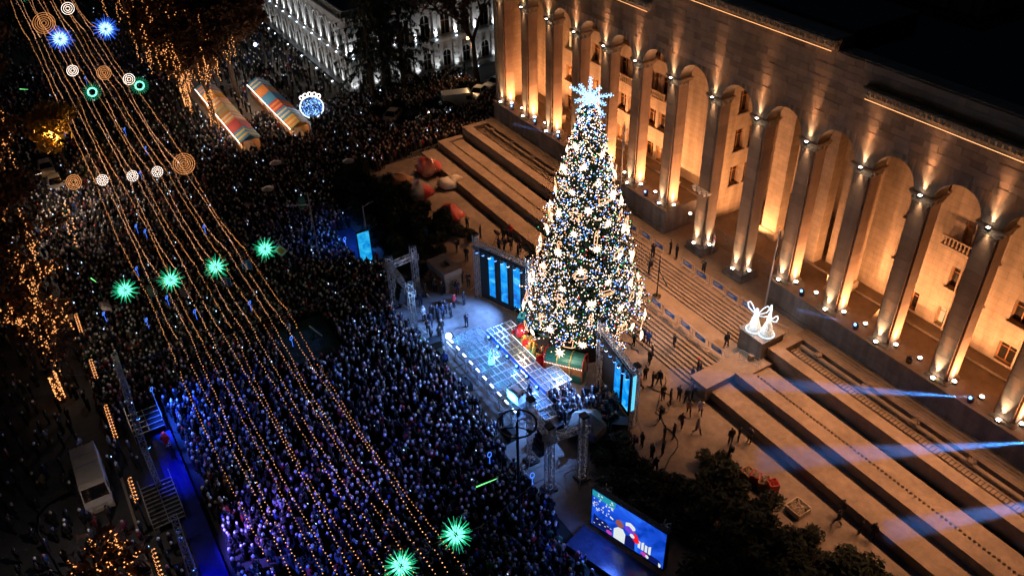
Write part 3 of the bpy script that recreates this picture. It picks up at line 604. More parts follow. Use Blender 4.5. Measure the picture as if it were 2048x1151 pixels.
def screen_mat(name, cols, scale, strength, seed=0):
    m = bpy.data.materials.new(name); m.use_nodes = True; N = m.node_tree.nodes; L = m.node_tree.links; b = N['Principled BSDF']; b.inputs['Base Color'].default_value = (.01, .01, .01, 1); b.inputs['Roughness'].default_value = .3
    tc = N.new('ShaderNodeTexCoord'); mp = N.new('ShaderNodeMapping'); mp.inputs['Location'].default_value = (seed, 0, 0); nz = N.new('ShaderNodeTexNoise'); nz.inputs['Scale'].default_value = scale; nz.inputs['Detail'].default_value = 4; nz.inputs['Distortion'].default_value = 1.6
    L.new(tc.outputs['Object'], mp.inputs[0]); L.new(mp.outputs[0], nz.inputs['Vector']); cr = N.new('ShaderNodeValToRGB'); L.new(nz.outputs['Fac'], cr.inputs['Fac'])
    cr.color_ramp.elements[0].position = .3; cr.color_ramp.elements[1].position = .72; cr.color_ramp.elements[0].color = (*cols[0], 1); cr.color_ramp.elements[1].color = (*cols[-1], 1)
    for k, c_ in enumerate(cols[1:-1]): cr.color_ramp.elements.new(.3 + .42 * (k + 1) / (len(cols) - 1)).color = (*c_, 1)
    L.new(cr.outputs[0], b.inputs['Emission Color']); b.inputs['Emission Strength'].default_value = strength; MATS[name] = m; return m
screen_mat('screen_cyan', [(.0, .08, .45), (.0, .28, .8), (.12, .62, 1)], .7, 1.25)
screen_mat('screen_teal', [(.0, .14, .55), (.01, .36, .8), (.06, .6, .95)], .9, 1.0, 4)
blamp = MB().lathe((0, 0, -.16), [(.12, 0), (.16, .08), (.13, .26)], 8).mesh('housing', 'black_plastic'); blens = MB().lathe((0, 0, -.2), [(.02, 0), (.13, .02), (.13, .05)], 8)
blens_b, blens_c = blens.mesh('lens', 'lamp_blue'), blens.mesh('lens', 'lamp_cool')
def rail_lamps(info, h, n, side, aims, col, e):
    t, c, d, nrm, L = info
    for k in range(n):
        p = c + d * (L * ((k + .7) / (n + .4) - .5)) + nrm * .5 + Vector((0, 0, h - 1.35)); o = thing('stage_lamp', 'blue stage lamp, %s from the left on the %s screen truss' % (ORD[k], side), 'stage lamp', p, 0, 'lamps on the screen trusses')
        ob('housing', blamp, o); ob('lens', blens_c if k % 3 == 2 else blens_b, o)
        if k in aims: light_child(o, 'stage_beam', 'SPOT', (0, 0, -.25), e, col, Vector(aims[k]) - p, 62, .8, .15)
iL = led_wall('left bank of three tall blue stage screens under a truss beside the Christmas tree', (34.4, -20.7), (40.6, -18.6), 7.3, [(.24, .37), (.47, .61), (.71, .85)], 1)
iR = led_wall('right bank of blue stage screens under a truss, seen edge on beside the Christmas tree', (50.9, -18.0), (57.1, -19.2), 6.5, [(.46, .64), (.7, .88)], 1)
rail_lamps(iL, 7.3, 8, 'left', {2: (37, -32, 0), 5: (44, -31, 0), 6: (37, -24, 0)}, (.13, .33, 1), 15000)
rail_lamps(iR, 6.5, 8, 'right', {1: (48, -31, 0), 3: (55, -33, 0), 5: (50, -25, 0)}, (.13, .33, 1), 15000)
for k in range(3):
    p = (57.1 + .28 + .0 * k, -19.45 - .12 * k, 0); MB().box((p[0] - .02, p[1] - .03, 2.2), (p[0] + .02, p[1] + .03, 5.9)).build('light_strip', 'led_cyan', iR[0], loc=(-iR[1].x, -iR[1].y, 0))

# ================================================================ stage of clear panels on a metal grid
sg = thing('stage', 'low stage of clear panels on a silver metal grid, lit icy blue', 'stage', (46, -25, 0))
def deck(x0, x1, y0, y1, z, nx, ny, name):
    g = MB(); dx, dy = (x1 - x0) / nx, (y1 - y0) / ny
    for i in range(nx + 1): g.box((x0 + i * dx - .035, y0 - .035, z - .08), (x0 + i * dx + .035, y1 + .035, z))
    for j in range(ny + 1): g.box((x0 - .035, y0 + j * dy - .03, z - .07), (x1 + .035, y0 + j * dy + .03, z + .004))
    for i in range(0, nx + 1, 2):
        for j in range(0, ny + 1, 2):
            if i in (0, nx) or j in (0, ny): g.box((x0 + i * dx - .03, y0 + j * dy - .03, .02), (x0 + i * dx + .03, y0 + j * dy + .03, z - .08))
    for j in (0, ny): g.box((x0, y0 + j * dy - .02, z - .62), (x1, y0 + j * dy + .02, z - .57))
    for i in (0, nx): g.box((x0 + i * dx - .02, y0, z - .62), (x0 + i * dx + .02, y1, z - .57))
    g.v = [(x - 46, y + 25, zz) for x, y, zz in g.v]; go = g.build('deck_grid', 'metal_truss', sg)
    me = MB().box((.045, .04, -.05), (dx - .045, dy - .04, -.025)).mesh('deck_panel', 'clear_panel')
    for i in range(nx):
        for j in range(ny): ob('deck_panel', me, go, None, (x0 + i * dx - 46, y0 + j * dy + 25, z))
deck(39.9, 52.3, -27.4, -23.85, 1.2, 13, 7, 'main'); deck(41.4, 51.2, -23.8, -22.45, 1.75, 11, 3, 'riser'); deck(41.4, 43.2, -22.40, -21.2, 1.75, 2, 2, 'wing'); deck(48.9, 51.2, -22.40, -21.2, 1.75, 3, 2, 'wing'); deck(51.3, 53.2, -25.2, -24.0, .75, 3, 2, 'step')
MB().box((41.4 - 46, -23.86 + 25, 1.30), (51.2 - 46, -23.84 + 25, 1.62)).build('riser_skirt', 'blue_paint', sg)
for k in range(10):
    x = 40.6 + k * 1.2; o = thing('floor_light_bar', '%s white light bar from the left along the front edge of the stage' % ORD[k], 'light bar', (x, -27.15, 1.2), 0, 'light bars along the stage front')
    MB().cbox((0, 0, .1), (.62, .16, .14)).build('housing', 'metal_bar', o); MB().cbox((0, .05, .185), (.5, .1, .03)).build('tube', 'lamp_cool', o)
    if k % 2 == 0: light_child(o, 'bar_light', 'SPOT', (0, .0, .35), 420, (.10, .55, 1), (0, .9, .35), 150, .6, .2)
for k in range(6):
    x = 42.2 + k * 1.6; o = thing('floor_light_bar', '%s small blue lamp from the left along the back riser of the stage' % ORD[k], 'stage lamp', (x, -24.0, 1.2), 0, 'lamps along the stage riser')
    ob('housing', blamp, o, None, (0, 0, .2)); MB().ball((0, -.1, .38), .1, 8).build('lens', 'lamp_blue', o)
    if k % 2: light_child(o, 'riser_light', 'POINT', (0, -.3, .5), 160, (.12, .38, 1), None, 0, 0, .2)
fl = thing('follow_spot', 'blinding white lamp on the left front corner of the stage', 'spotlight', (40.0, -26.9, 1.2)); MB().cbox((0, 0, .3), (.4, .5, .45)).build('housing', 'black_plastic', fl); MB().ball((.1, -.2, .42), .3, 10).build('lens', 'lamp_cool', fl); light_child(fl, 'spot', 'POINT', (0, -.3, .9), 110, (.3, .65, 1), None, 0, 0, .25)
for x, y, lb in ((40.8, -29.0, 'left'), (45.5, -29.1, 'middle'), (52.6, -28.9, 'right')):
    s = thing('stage_monitor', 'black wedge speaker on the ground before the stage, %s one' % lb, 'speaker', (x, y + .6, .012)); MB().add([(-.6, -.45, 0), (.6, -.45, 0), (.6, .45, 0), (-.6, .45, 0), (-.6, -.1, .75), (.6, -.1, .75), (.6, .45, .75), (-.6, .45, .75)], [(0, 3, 2, 1), (4, 5, 6, 7), (0, 1, 5, 4), (1, 2, 6, 5), (2, 3, 7, 6), (3, 0, 4, 7)]).build('cabinet', 'black_plastic', s); MB().add([(-.52, -.46, .06), (.52, -.46, .06), (.52, -.12, .7), (-.52, -.12, .7)], [(0, 1, 2, 3)]).build('grille', 'metal_dark', s)
dj = thing('decorated_desk', 'white boxed desk trimmed with green garland on the stage', 'desk', (50.2, -26.1, 1.2), .1)
MB().cbox((0, 0, .5), (1.5, .9, 1.0)).build('desk_body', 'white_dress', dj); gb = MB(); 
for k in range(160):
    t = k / 160 * 4.8; px, py = (-.75 + t, -.45) if t < 1.5 else (.75, -.45 + t - 1.5) if t < 2.4 else (.75 - t + 2.4, .45) if t < 3.9 else (-.75, .45 - t + 3.9); c = Vector((px + rr.gauss(0, .05), py + rr.gauss(0, .05), 1.03 + rr.gauss(0, .04))); gb.add([c + Vector((rr.uniform(-.12, .12), rr.uniform(-.12, .12), rr.uniform(-.1, .1))) for _ in range(3)], [(0, 1, 2)])
gb.build('garland', 'fir_green', dj); MB().cbox((0, .05, 1.06), (.9, .5, .08)).build('console', 'metal_bar', dj)
for k, (x, y, w, d_, h, m, lb) in enumerate([(53.9, -24.6, 1.1, .8, .7, 'metal_dark', 'closed dark flight case with silver edges right of the stage'), (54.6, -26.2, 1.2, .8, .8, 'black_plastic', 'low black amplifier box right of the stage front'), (52.2, -20.0, .9, .7, 1.0, 'metal_dark', 'open silver framed case beside the green wagon'), (56.9, -20.4, 1.4, 1.0, 1.1, 'black_plastic', 'black equipment case under the right screen truss'), (57.9, -21.6, .8, .7, .8, 'black_plastic', 'small black speaker box on the paving near the grey tent'), (39.0, -28.2, 1.3, 1.0, .9, 'black_plastic', 'black subwoofer at the left front of the stage')]):
    o = thing('equipment_case', lb, 'case', (x, y, .012), .3 * k); MB().cbox((0, 0, h / 2), (w, d_, h)).build('body', m, o); e = MB()
    for sx in (-1, 1):
        for sy in (-1, 1): e.box((sx * w / 2 - .03, sy * d_ / 2 - .03, 0), (sx * w / 2 + .03, sy * d_ / 2 + .03, h + .02))
    e.build('edge_trim', 'metal_bar', o); MB().cbox((0, 0, h + .02), (w * .96, d_ * .96, .04)).build('lid', m, o)

# ================================================================ wagons at the foot of the tree
wg = thing('toy_wagon', 'open red and teal wagon heaped with presents and dolls before the tree', 'wagon', (45.1, -21.45, .012), .0)
MB().cbox((0, 0, .95), (4.0, 1.1, .5)).build('upper_side', 'teal_paint', wg); MB().cbox((0, 0, .45), (3.9, 1.0, .5)).build('lower_side', 'blue_paint', wg); MB().cbox((2.02, 0, .8), (.12, 1.2, 1.25)).build('end_panel', 'red_paint', wg); MB().cbox((-2.02, 0, .9), (.12, 1.2, 1.5)).build('end_panel', 'red_paint', wg)
sb = MB().lathe((-1.5, .05, 1.2), [(.5, 0), (.62, .35), (.45, .8), (.2, 1.05)], 10); sb.build('gift_sack', 'red_paint', wg, smooth=True)
for k in range(5):
    w = ob('wheel', None, wg, None, (-1.6 + k * .8, -.55, .3)); MB().tube((0, -.06, 0), (0, .06, 0), .3, None, 12).build('rim', 'red_paint', w)
for k in range(22):
    x = -.9 + rr.random() * 2.7; y = rr.uniform(-.4, .4); m = rr.choice(['gold_paint', 'red_paint', 'stall_orange', 'sign_white', 'green_paint', 'stall_yellow']); s = rr.uniform(.22, .42)
    if k % 3: MB().cbox((x, y, 1.2 + s * .5), (s, s, s), 0, rr.random()).build('present', m, wg)
    else: MB().lathe((x, y, 1.2), [(.14, 0), (.2, .2), (.12, .4), (.15, .5), (.13, .62), (.02, .72)], 8).build('doll', m, wg, smooth=True)
wl_ = MB()
for k in range(34): wl_.octa((-2 + k * .12, -.6, 1.22), .035)
wl_.build('trim_lights', 'bulb_white', wg, kind='stuff'); lamp('wagon_glow', 'POINT', (45.6, -22.6, 3.1), 260, (1, .7, .45), radius=.3)
cg = thing('covered_wagon', 'covered wagon with a rounded dark green roof and warm lit sides', 'wagon', (48.95, -20.2, .012), math.atan2(2.0, 2.7))
MB().cbox((0, 0, .35), (3.3, 1.3, .6)).build('chassis', 'green_paint', cg); MB().cbox((0, 0, 1.1), (3.2, 1.15, .95)).build('side_panel', 'wood_warm', cg)
rf = MB(); n = 8
for i in range(n):
    a, b = PI * i / n, PI * (i + 1) / n; rf.quad((-1.7, -.72 * math.cos(a), 1.58 + .72 * math.sin(a)), (1.7, -.72 * math.cos(a), 1.58 + .72 * math.sin(a)), (1.7, -.72 * math.cos(b), 1.58 + .72 * math.sin(b)), (-1.7, -.72 * math.cos(b), 1.58 + .72 * math.sin(b)))
rf.vprism([(0, 0)] * 0 or [(-.01, 0), (.01, 0), (.01, .01)], 0, .01) if False else None
rf.build('roof', 'green_paint', cg)
for x in (-1.68, -.56, .56, 1.68):
    b = MB(); pts = [(x, -.76 * math.cos(PI * i / n), 1.58 + .76 * math.sin(PI * i / n)) for i in range(n + 1)]; b.path(pts, .05, 5); b.tube((x, -.74, .3), (x, -.76, 1.58), .05, None, 5); b.tube((x, .74, .3), (x, .76, 1.58), .05, None, 5); b.build('roof_hoop', 'red_paint' if abs(x) > 1 else 'gold_paint', cg)
wl_ = MB()
for k in range(24): wl_.octa((-1.6 + k * .14, -.8, 1.52), .035)
wl_.build('trim_lights', 'bulb_white', cg, kind='stuff'); lamp('wagon_glow', 'POINT', (50.2, -21.9, 2.6), 140, (1, .68, .4), radius=.3)
wg.scale = (1, 1.15, 1.25); cg.scale = (1.05, 1.1, 1.2)
tq = thing('toy_engine', 'small teal toy train engine half hidden left of the wagons', 'toy train', (42.2, -19.4, .012), .7); MB().tube((-.7, 0, .9), (.7, 0, .9), .5, None, 12).build('boiler', 'teal_paint', tq); MB().tube((.4, 0, 1.2), (.4, 0, 2.0), .16, .24, 8).build('funnel', 'teal_paint', tq); MB().cbox((-.9, 0, 1.1), (.7, 1.1, 1.6)).build('cab', 'teal_paint', tq); MB().cbox((0, 0, .3), (2.2, 1.0, .3)).build('chassis', 'metal_dark', tq)

# ================================================================ angels, flags, barriers, lamp stand
def angel(label, x, y, rz, horn):
    t = thing('light_angel', label, 'light figure', (x, y, 3.6), rz)
    sk = MB().lathe((0, 0, .02), [(.62, 0), (.5, .35), (.36, .8), (.22, 1.25), (.16, 1.45)], 14); s = sk.build('skirt', 'sign_white', t, smooth=True)
    bm = MB(); r_ = random.Random(int(x * 10))
    for k in range(320):
        u = r_.random() ** .8; z = .05 + 1.4 * u; r = .62 - .46 * u + .02; a = r_.random() * 2 * PI; bm.octa((r * math.cos(a), r * math.sin(a), z), .034)
    bm.build('skirt_lights', 'angel_warm', t, kind='stuff')
    rg = MB(); N_ = 22
    rg.path([(.68 * math.cos(2 * PI * k / N_), .68 * math.sin(2 * PI * k / N_), .06) for k in range(N_ + 1)], .045, 5); rg.build('hem_ring', 'angel_glow', t)
    bd = MB().lathe((0, 0, 1.45), [(.16, 0), (.22, .25), (.2, .42), (.08, .5), (.14, .62), (.15, .75), (.06, .86)], 10); bd.build('body', 'angel_glow', t, smooth=True)
    ar = MB(); ar.tube((.2, 0, 1.85), (.3, -.35, 1.9), .06, None, 5); ar.tube((-.2, 0, 1.85), (.1, -.5, 2.0), .06, None, 5); ar.build('arms', 'angel_warm', t)
    hn = MB().tube((.1, -.4, 2.02), (.1, -1.15, 2.15), .03, None, 5); hn.tube((.1, -1.1, 2.14), (.1, -1.4, 2.2), .05, .2, 8); hn.build('trumpet', 'angel_glow', t)
    for sg_ in (-1, 1):
        w = MB().path([(sg_ * .12, .15, 1.7), (sg_ * .5, .3, 2.3), (sg_ * .75, .35, 2.55), (sg_ * .95, .35, 2.4), (sg_ * .8, .3, 1.95), (sg_ * .45, .25, 1.7), (sg_ * .12, .15, 1.6)], .05, 5); w.build('wing', 'angel_glow', t)
    return t
angel('glowing white angel figure with trumpet on the pedestal, the one nearer the stairs', 56.35, -5.35, .5, 1); angel('glowing white angel figure on the pedestal, the one nearer the terrace', 57.45, -4.95, -.5, 1)
lamp('angel_light', 'POINT', (56.9, -6.6, 5.4), 200, (.75, .88, 1), radius=.4)
def flagpole(label, x, y, h, cols, cross=False):
    t = thing('flagpole', label, 'flagpole', (x, y, 2.6)); MB().tube((0, 0, 0), (0, 0, h), .09, .04, 8).build('pole', 'metal_bar', t); MB().ball((0, 0, h + .06), .09, 8).build('finial', 'gold_paint', t); MB().lathe((0, 0, 0), [(.3, 0), (.3, .15), (.12, .25)], 10).build('base', 'podium_stone', t)
    f = MB(); n = 9
    for i in range(n):
        z0, z1 = h - .3 - i * .32, h - .3 - (i + 1) * .32; w0, w1 = .30 + .10 * math.sin(i * 1.3), .30 + .10 * math.sin((i + 1) * 1.3)
        for s, mi in ((0, 0), (1, 1 if cross and i % 4 == 1 else 0)): f.quad((.06 + s * w0 * .5, .05 * s, z0), (.06 + (s + 1) * w0 * .5, -.07 * s, z0), (.06 + (s + 1) * w1 * .5, -.07 * s, z1), (.06 + s * w1 * .5, .05 * s, z1), mi)
    f.build('flag', cols, t)
flagpole('tall flagpole with furled dark flag behind the angel pedestal', 55.0, -2.7, 9.8, ['car_dark', 'red_paint']); flagpole('tall flagpole with furled white and red flag beside the Christmas tree top', 32.7, -1.75, 10.8, ['sign_white', 'red_paint'], True)
for x, y, lb, c in ((44.35, 1.0, 'white and red hand flag fixed to the left entrance pillar', ['sign_white', 'red_paint']), (47.4, 1.3, 'small dark blue flag standing in the entrance between the two low pillars', ['blue_paint', 'blue_paint'])):
    t = thing('small_flag', lb, 'flag', (x, y, 2.6)); MB().tube((0, 0, 0), (.15, -.1, 2.6), .025, None, 5).build('staff', 'metal_bar', t); f = MB()
    for i in range(5): f.quad((.15 - .02 * i, -.1, 2.5 - i * .28), (.5 + .06 * math.sin(i), -.25, 2.4 - i * .28), (.5 + .06 * math.sin(i + 1), -.25, 2.12 - i * .28), (.13 - .02 * i, -.1, 2.22 - i * .28), 1 if i % 2 else 0)
    f.build('cloth', c, t)
def barrier_mesh(w):
    f = MB(); f.tube((-w / 2, 0, .12), (-w / 2, 0, 1.05), .022, None, 5); f.tube((w / 2, 0, .12), (w / 2, 0, 1.05), .022, None, 5); f.tube((-w / 2, 0, 1.05), (w / 2, 0, 1.05), .022, None, 5); f.tube((-w / 2, 0, .16), (w / 2, 0, .16), .022, None, 5)
    for s in (-1, 1): f.box((s * w * .38 - .02, -.3, 0), (s * w * .38 + .02, .3, .03)); f.tube((s * w * .38, 0, .03), (s * w * .38, 0, .16), .02, None, 4)
    b = MB()
    for k in range(1, int(w / .16)): b.tube((-w / 2 + k * .16, 0, .16), (-w / 2 + k * .16, 0, 1.05), .009, None, 4, cap=False)
    return f.mesh('frame', 'metal_bar'), b.mesh('bars', 'metal_bar')
BF, BB = barrier_mesh(2.0); BS = MB().box((-.62, -.035, .42), (.62, -.015, .86)).mesh('sign_plate', 'sign_blue'); BT = MB().box((-.5, -.04, .58), (.1, -.036, .66)).box((-.5, -.04, .70), (.3, -.036, .75)).mesh('sign_lettering', 'sign_white')
def barrier(label, x, y, z, rz=0, sign=True, group=None):
    t = thing('crowd_barrier', label, 'barrier', (x, y, z), rz, group); ob('frame', BF, t); ob('bars', BB, t)
    if sign: s = ob('sign_plate', BS, t); ob('sign_lettering', BT, s)
    return t
for i, x in enumerate((36.6, 38.7, 40.9, 45.1, 47.2, 49.4, 51.4, 53.3)): barrier('steel barrier with blue sign, %s from the left on the upper landing' % ORD[i], x, -3.05 + .12 * (i % 2), 2.6, .03 * (i % 3 - 1), group='barriers on the upper landing')
for i, x in enumerate((45.0, 47.1, 49.15, 51.2, 53.3, 55.3)): barrier('steel barrier with blue sign, %s from the left on the middle landing' % ORD[i], x, -8.55 + .1 * (i % 2), 1.4, .04 * (i % 3 - 1), group='barriers on the middle landing')
for i, (x, y, r) in enumerate(((3.3, -5.3, 1.5), (3.2, -7.6, 1.5), (3.4, -9.8, 1.6), (3.2, -3.1, 1.5), (3.0, -.9, 1.5), (3.6, -12, 1.6), (58.0, -7.2, .25), (57.3, -3.3, .3))): barrier('plain steel barrier, %s' % (ORD[i] + ' from the left among those at the end of the left terrace' if i < 6 else 'beside the angel pedestal, the nearer one' if i == 6 else 'beside the angel pedestal, the one by the wall'), x, y, .012 if i < 6 else 1.7 if i == 6 else 2.9, r, False, 'plain barriers')
ls = thing('lamp_stand', 'black lamp stand with slanting arms on the middle landing', 'stand', (45.7, -7.2, 1.4)); MB().lathe((0, 0, 0), [(.45, 0), (.45, .06), (.1, .12)], 14).build('base', 'metal_dark', ls); MB().tube((0, 0, .1), (0, 0, 4.7), .06, None, 8).build('mast', 'metal_dark', ls)
MB().tube((0, 0, 3.0), (-.9, -.5, 3.0), .035, None, 6).build('arm', 'metal_dark', ls); MB().tube((0, 0, 3.1), (.9, .4, 1.6), .05, None, 6).build('arm', 'metal_dark', ls)
# small moving heads on the podium edge, with blue light
mh_b = MB().lathe((0, 0, 0), [(.22, 0), (.2, .16), (.1, .18)], 10); mh_b.box((-.24, -.05, .1), (-.18, .05, .5)); mh_b.box((.18, -.05, .1), (.24, .05, .5)); mhb = mh_b.mesh('yoke', 'black_plastic'); mhh = MB().ball((0, 0, .45), .2, 10).mesh('head', 'black_plastic'); mhl = MB().ball((0, -.13, .5), .13, 8).mesh('lens', 'lamp_blue')
MH = [(7.9, -.05), (13.4, -.1), (18.5, -.1), (29.4, -.15), (35.0, -.2), (56.6, -.2), (62.4, -.15), (67.6, -.1), (73.0, -.15), (78.4, -.1)]
for i, (x, y) in enumerate(MH):
    t = thing('moving_light', 'small round moving light on the podium edge, %s from the left' % ORD[i], 'stage lamp', (x, y + .1, 5.34), 0, 'moving lights on the podium edge'); ob('yoke', mhb, t); ob('head', mhh, t)
    if i != 7: ob('lens', mhl, t)
sf = thing('camera_cluster', 'bracket of white surveillance cameras half way up the left entrance pillar', 'cameras', (43.1, -.02, 9.8)); 
MB().cbox((.1, -.1, 0), (2.2, .12, .12)).build('bracket', 'sign_white', sf)
for k in range(7): c = ob('camera_body', None, sf, None, (-.95 + k * .34, -.35 - .12 * (k % 2), -.18 * (k % 2))); MB().cbox((0, 0, 0), (.2, .46, .22)).build('case', 'sign_white', c); MB().tube((0, -.24, -.02), (0, -.26, -.02), .07, None, 8).build('lens', 'metal_dark', c)

# ================================================================ left corner: wrapped inflatables, bushes, gate stone
mat('brown_red', (.22, .03, .02), .4)
def lump(name, seed, sx, sy, sz, cols, wrap):
    r_ = random.Random(seed); b = MB(); n, m_ = 14, 8; vs = []
    ph = [r_.uniform(0, 6) for _ in range(6)]
    for i in range(m_ + 1):
        th = PI * i / m_
        for k in range(n):
            a = 2 * PI * k / n; q = 1 + .16 * math.sin(3 * a + ph[0]) * math.sin(th) + .12 * math.sin(5 * a + ph[1] + 2 * th) + .1 * math.sin(4 * th + ph[2]); vs.append((sx * q * math.sin(th) * math.cos(a), sy * q * math.sin(th) * math.sin(a), sz * (1 - math.cos(th)) * (.9 + .1 * math.sin(2 * a + ph[3]))))
    fs = [(i * n + k, i * n + (k + 1) % n, (i + 1) * n + (k + 1) % n, (i + 1) * n + k) for i in range(m_) for k in range(n)]; b.add(vs, fs)
    b.m = [1 if math.sin((f % n) * .9 + ph[4]) > .2 else 0 for f in range(len(fs))]
    return b
for i, (x, y, sx, sy, sz, cols, lb) in enumerate([(8.6, -13.0, 1.6, 1.4, 1.25, ['red_paint', 'brown_red'], 'dark red inflatable bundle wrapped in clear plastic, nearest the terrace end'), (12.9, -12.3, 1.6, 1.0, .8, ['sign_white', 'cream_paint'], 'white crumpled inflatable in clear plastic lying at the terrace foot'), (13.6, -16.6, 1.5, 1.3, 1.3, ['sign_grey', 'red_paint'], 'grey inflatable bundle with a red side, wrapped in plastic, beside the bushes'), (19.6, -15.6, 1.7, .95, .95, ['red_paint', 'red_paint'], 'long red and white inflatable bundle lying beside the bushes'), (8.3, -17.5, 2.4, .8, .8, ['wood_warm', 'cream_paint'], 'long brown rolled bundle in plastic behind the bushes')]):
    t = thing('wrapped_inflatable', lb, 'inflatable', (x, y, .012), .5 + i * .9); lump('b', i, sx, sy, sz, cols, 1).build('body', cols, t, smooth=True); w = lump('w', i, sx * 1.07, sy * 1.07, sz * 1.06, cols, 1); w.m = [0] * len(w.f); w.build('plastic_wrap', 'plastic_wrap', t)
tb = thing('blue_tarpaulin', 'long blue tarpaulin covered roll beside the bushes', 'tarpaulin', (17.9, -20.3, .012), .25); lump('t', 9, 3.2, .6, .5, [], 0).build('cover', ['tarp_blue', 'tarp_blue'], tb); MB().tube((-3.0, 0, .5), (3.1, 0, .5), .2, None, 8).build('roll', 'tarp_blue', tb)
def leaf_mass(seed, n, sx, sy, sz, size, lumps=7):
    r_ = np.random.default_rng(seed); cs = r_.normal(size=(lumps, 3)) * np.array([.5, .5, .3]) + np.array([0, 0, .55]); k = r_.integers(0, lumps, n); d = r_.normal(size=(n, 3)); d /= np.linalg.norm(d, axis=1)[:, None]
    p = cs[k] + d * (.42 * r_.random((n, 1)) ** .35); p = p * np.array([sx, sy, sz]); p[:, 2] = np.maximum(p[:, 2], .05)
    a = r_.normal(size=(n, 3)) * size; b = r_.normal(size=(n, 3)) * size; v = np.stack([p - a * .5, p + b * .5, p + a * .6], 1).reshape(-1, 3)
    m = MB(); m.v = [tuple(x) for x in v]; m.f = [(3 * i, 3 * i + 1, 3 * i + 2) for i in range(n)]; m.m = [0] * n; return m
bm_ = [leaf_mass(20 + k, 2600, 1.5, 1.5, 1.35, .17).mesh('foliage', 'bush_green') for k in range(4)]
bstem = MB()
for k in range(6): bstem.tube((0, 0, 0), (.6 * math.cos(k), .6 * math.sin(k), 1.1), .05, .02, 5)
bst = bstem.mesh('stems', 'bark')
LB = [(6.2, -21.8, 1.5), (8.8, -22.6, 1.6), (11.0, -21.4, 1.7), (12.6, -23.6, 1.5), (14.2, -21.3, 1.4), (10.2, -24.6, 1.3), (15.8, -23.3, 1.5), (18.2, -24.2, 1.4), (19.6, -22.6, 1.5), (21.8, -24.0, 1.5), (24.0, -23.6, 1.3), (18.6, -18.2, 1.2), (20.6, -18.4, 1.15), (22.6, -17.7, 1.2), (16.6, -18.4, 1.1), (24.2, -16.2, .7), (26.6, -24.6, 1.2), (13.4, -19.2, 1.3), (11.2, -18.9, 1.2), (25.8, -21.2, 1.0), (23.6, -21.0, 1.1), (15.6, -20.0, 1.1)]
RB = [(58.6, -22.2, 1.2), (60.6, -23.2, 1.4), (62.3, -22.4, 1.3), (63.8, -21.2, 1.2), (64.6, -23.6, 1.5), (66.6, -22.2, 1.6), (66.2, -19.2, 1.4), (68.6, -20.4, 1.7), (70.4, -18.6, 1.5), (70.8, -21.8, 1.7), (72.8, -19.2, 1.7), (73.2, -16.4, 1.3), (74.6, -17.8, 1.6), (64.0, -16.2, .9), (65.2, -17.3, 1.1), (76.4, -16.4, 1.5), (75.6, -20.2, 1.8), (68.2, -17.4, 1.1), (78.2, -15.0, 1.4), (72.0, -24.0, 1.7), (77.8, -18.0, 1.6)]
for L_, side in ((LB, 'left of the stage'), (RB, 'behind the big screen at lower right')):
    for i, (x, y, s) in enumerate(by_left(L_)):
        t = thing('clipped_bush', '%s dark evergreen bush from the left, %s' % (ORD[i], side), 'bush', (x, y, .012), i * 1.3, 'dark bushes ' + side); f = ob('foliage', bm_[i % 4], t); q = ob('stems', bst, t); t.scale = (s, s, s * (.95 if L_ is LB else .56))
ms = thing('stone_gateway', 'low grey stone gateway block with an opening, behind the left truss gate', 'monument', (30.5, -22.4, .012), .06)
MB().box((-1.5, -.9, 0), (-.75, .9, 1.7)).build('pier', 'step_stone', ms); MB().box((.75, -.9, 0), (1.5, .9, 1.7)).build('pier', 'step_stone', ms)
for k in range(4):
    for sx in (-1, 1): MB().box((sx * 1.55 - .12, -.95, .1 + k * .4), (sx * 1.55 + .12, .95, .42 + k * .4)).build('quoin', 'step_stone', ms)
lt = MB(); lt.box((-1.7, -1.05, 1.7), (1.7, -.45, 2.4)); lt.box((-1.7, .45, 1.7), (1.7, 1.05, 2.4)); lt.box((-1.7, -.45, 1.7), (-.6, .45, 2.4)); lt.box((.6, -.45, 1.7), (1.7, .45, 2.4)); lt.build('lintel', 'step_stone', ms)
tn = thing('grey_tent', 'small crumpled grey tent canopy right of the stage', 'tent', (55.6, -22.6, .012), .4); tc_ = MB(); pk = (0.1, .1, 2.1)
ring = [(1.3, -1.1, 1.1), (1.5, .2, 1.3), (1.1, 1.2, 1.0), (-.1, 1.4, 1.35), (-1.3, 1.1, 1.0), (-1.5, 0, 1.3), (-1.2, -1.2, 1.0), (0, -1.4, 1.3)]
tc_.add([pk] + ring, [(0, k + 1, (k + 1) % 8 + 1) for k in range(8)]); lo = [(x * 1.02, y * 1.02, .35) for x, y, z in ring]; tc_.add(ring + lo, [(k, 8 + k, 8 + (k + 1) % 8, (k + 1) % 8) for k in range(8)]); tc_.build('canopy', 'tarp_grey', tn); lg = MB()
for k in (0, 2, 4, 6): lg.tube((ring[k][0], ring[k][1], 0), ring[k], .03, None, 4)
lg.build('legs', 'metal_dark', tn)
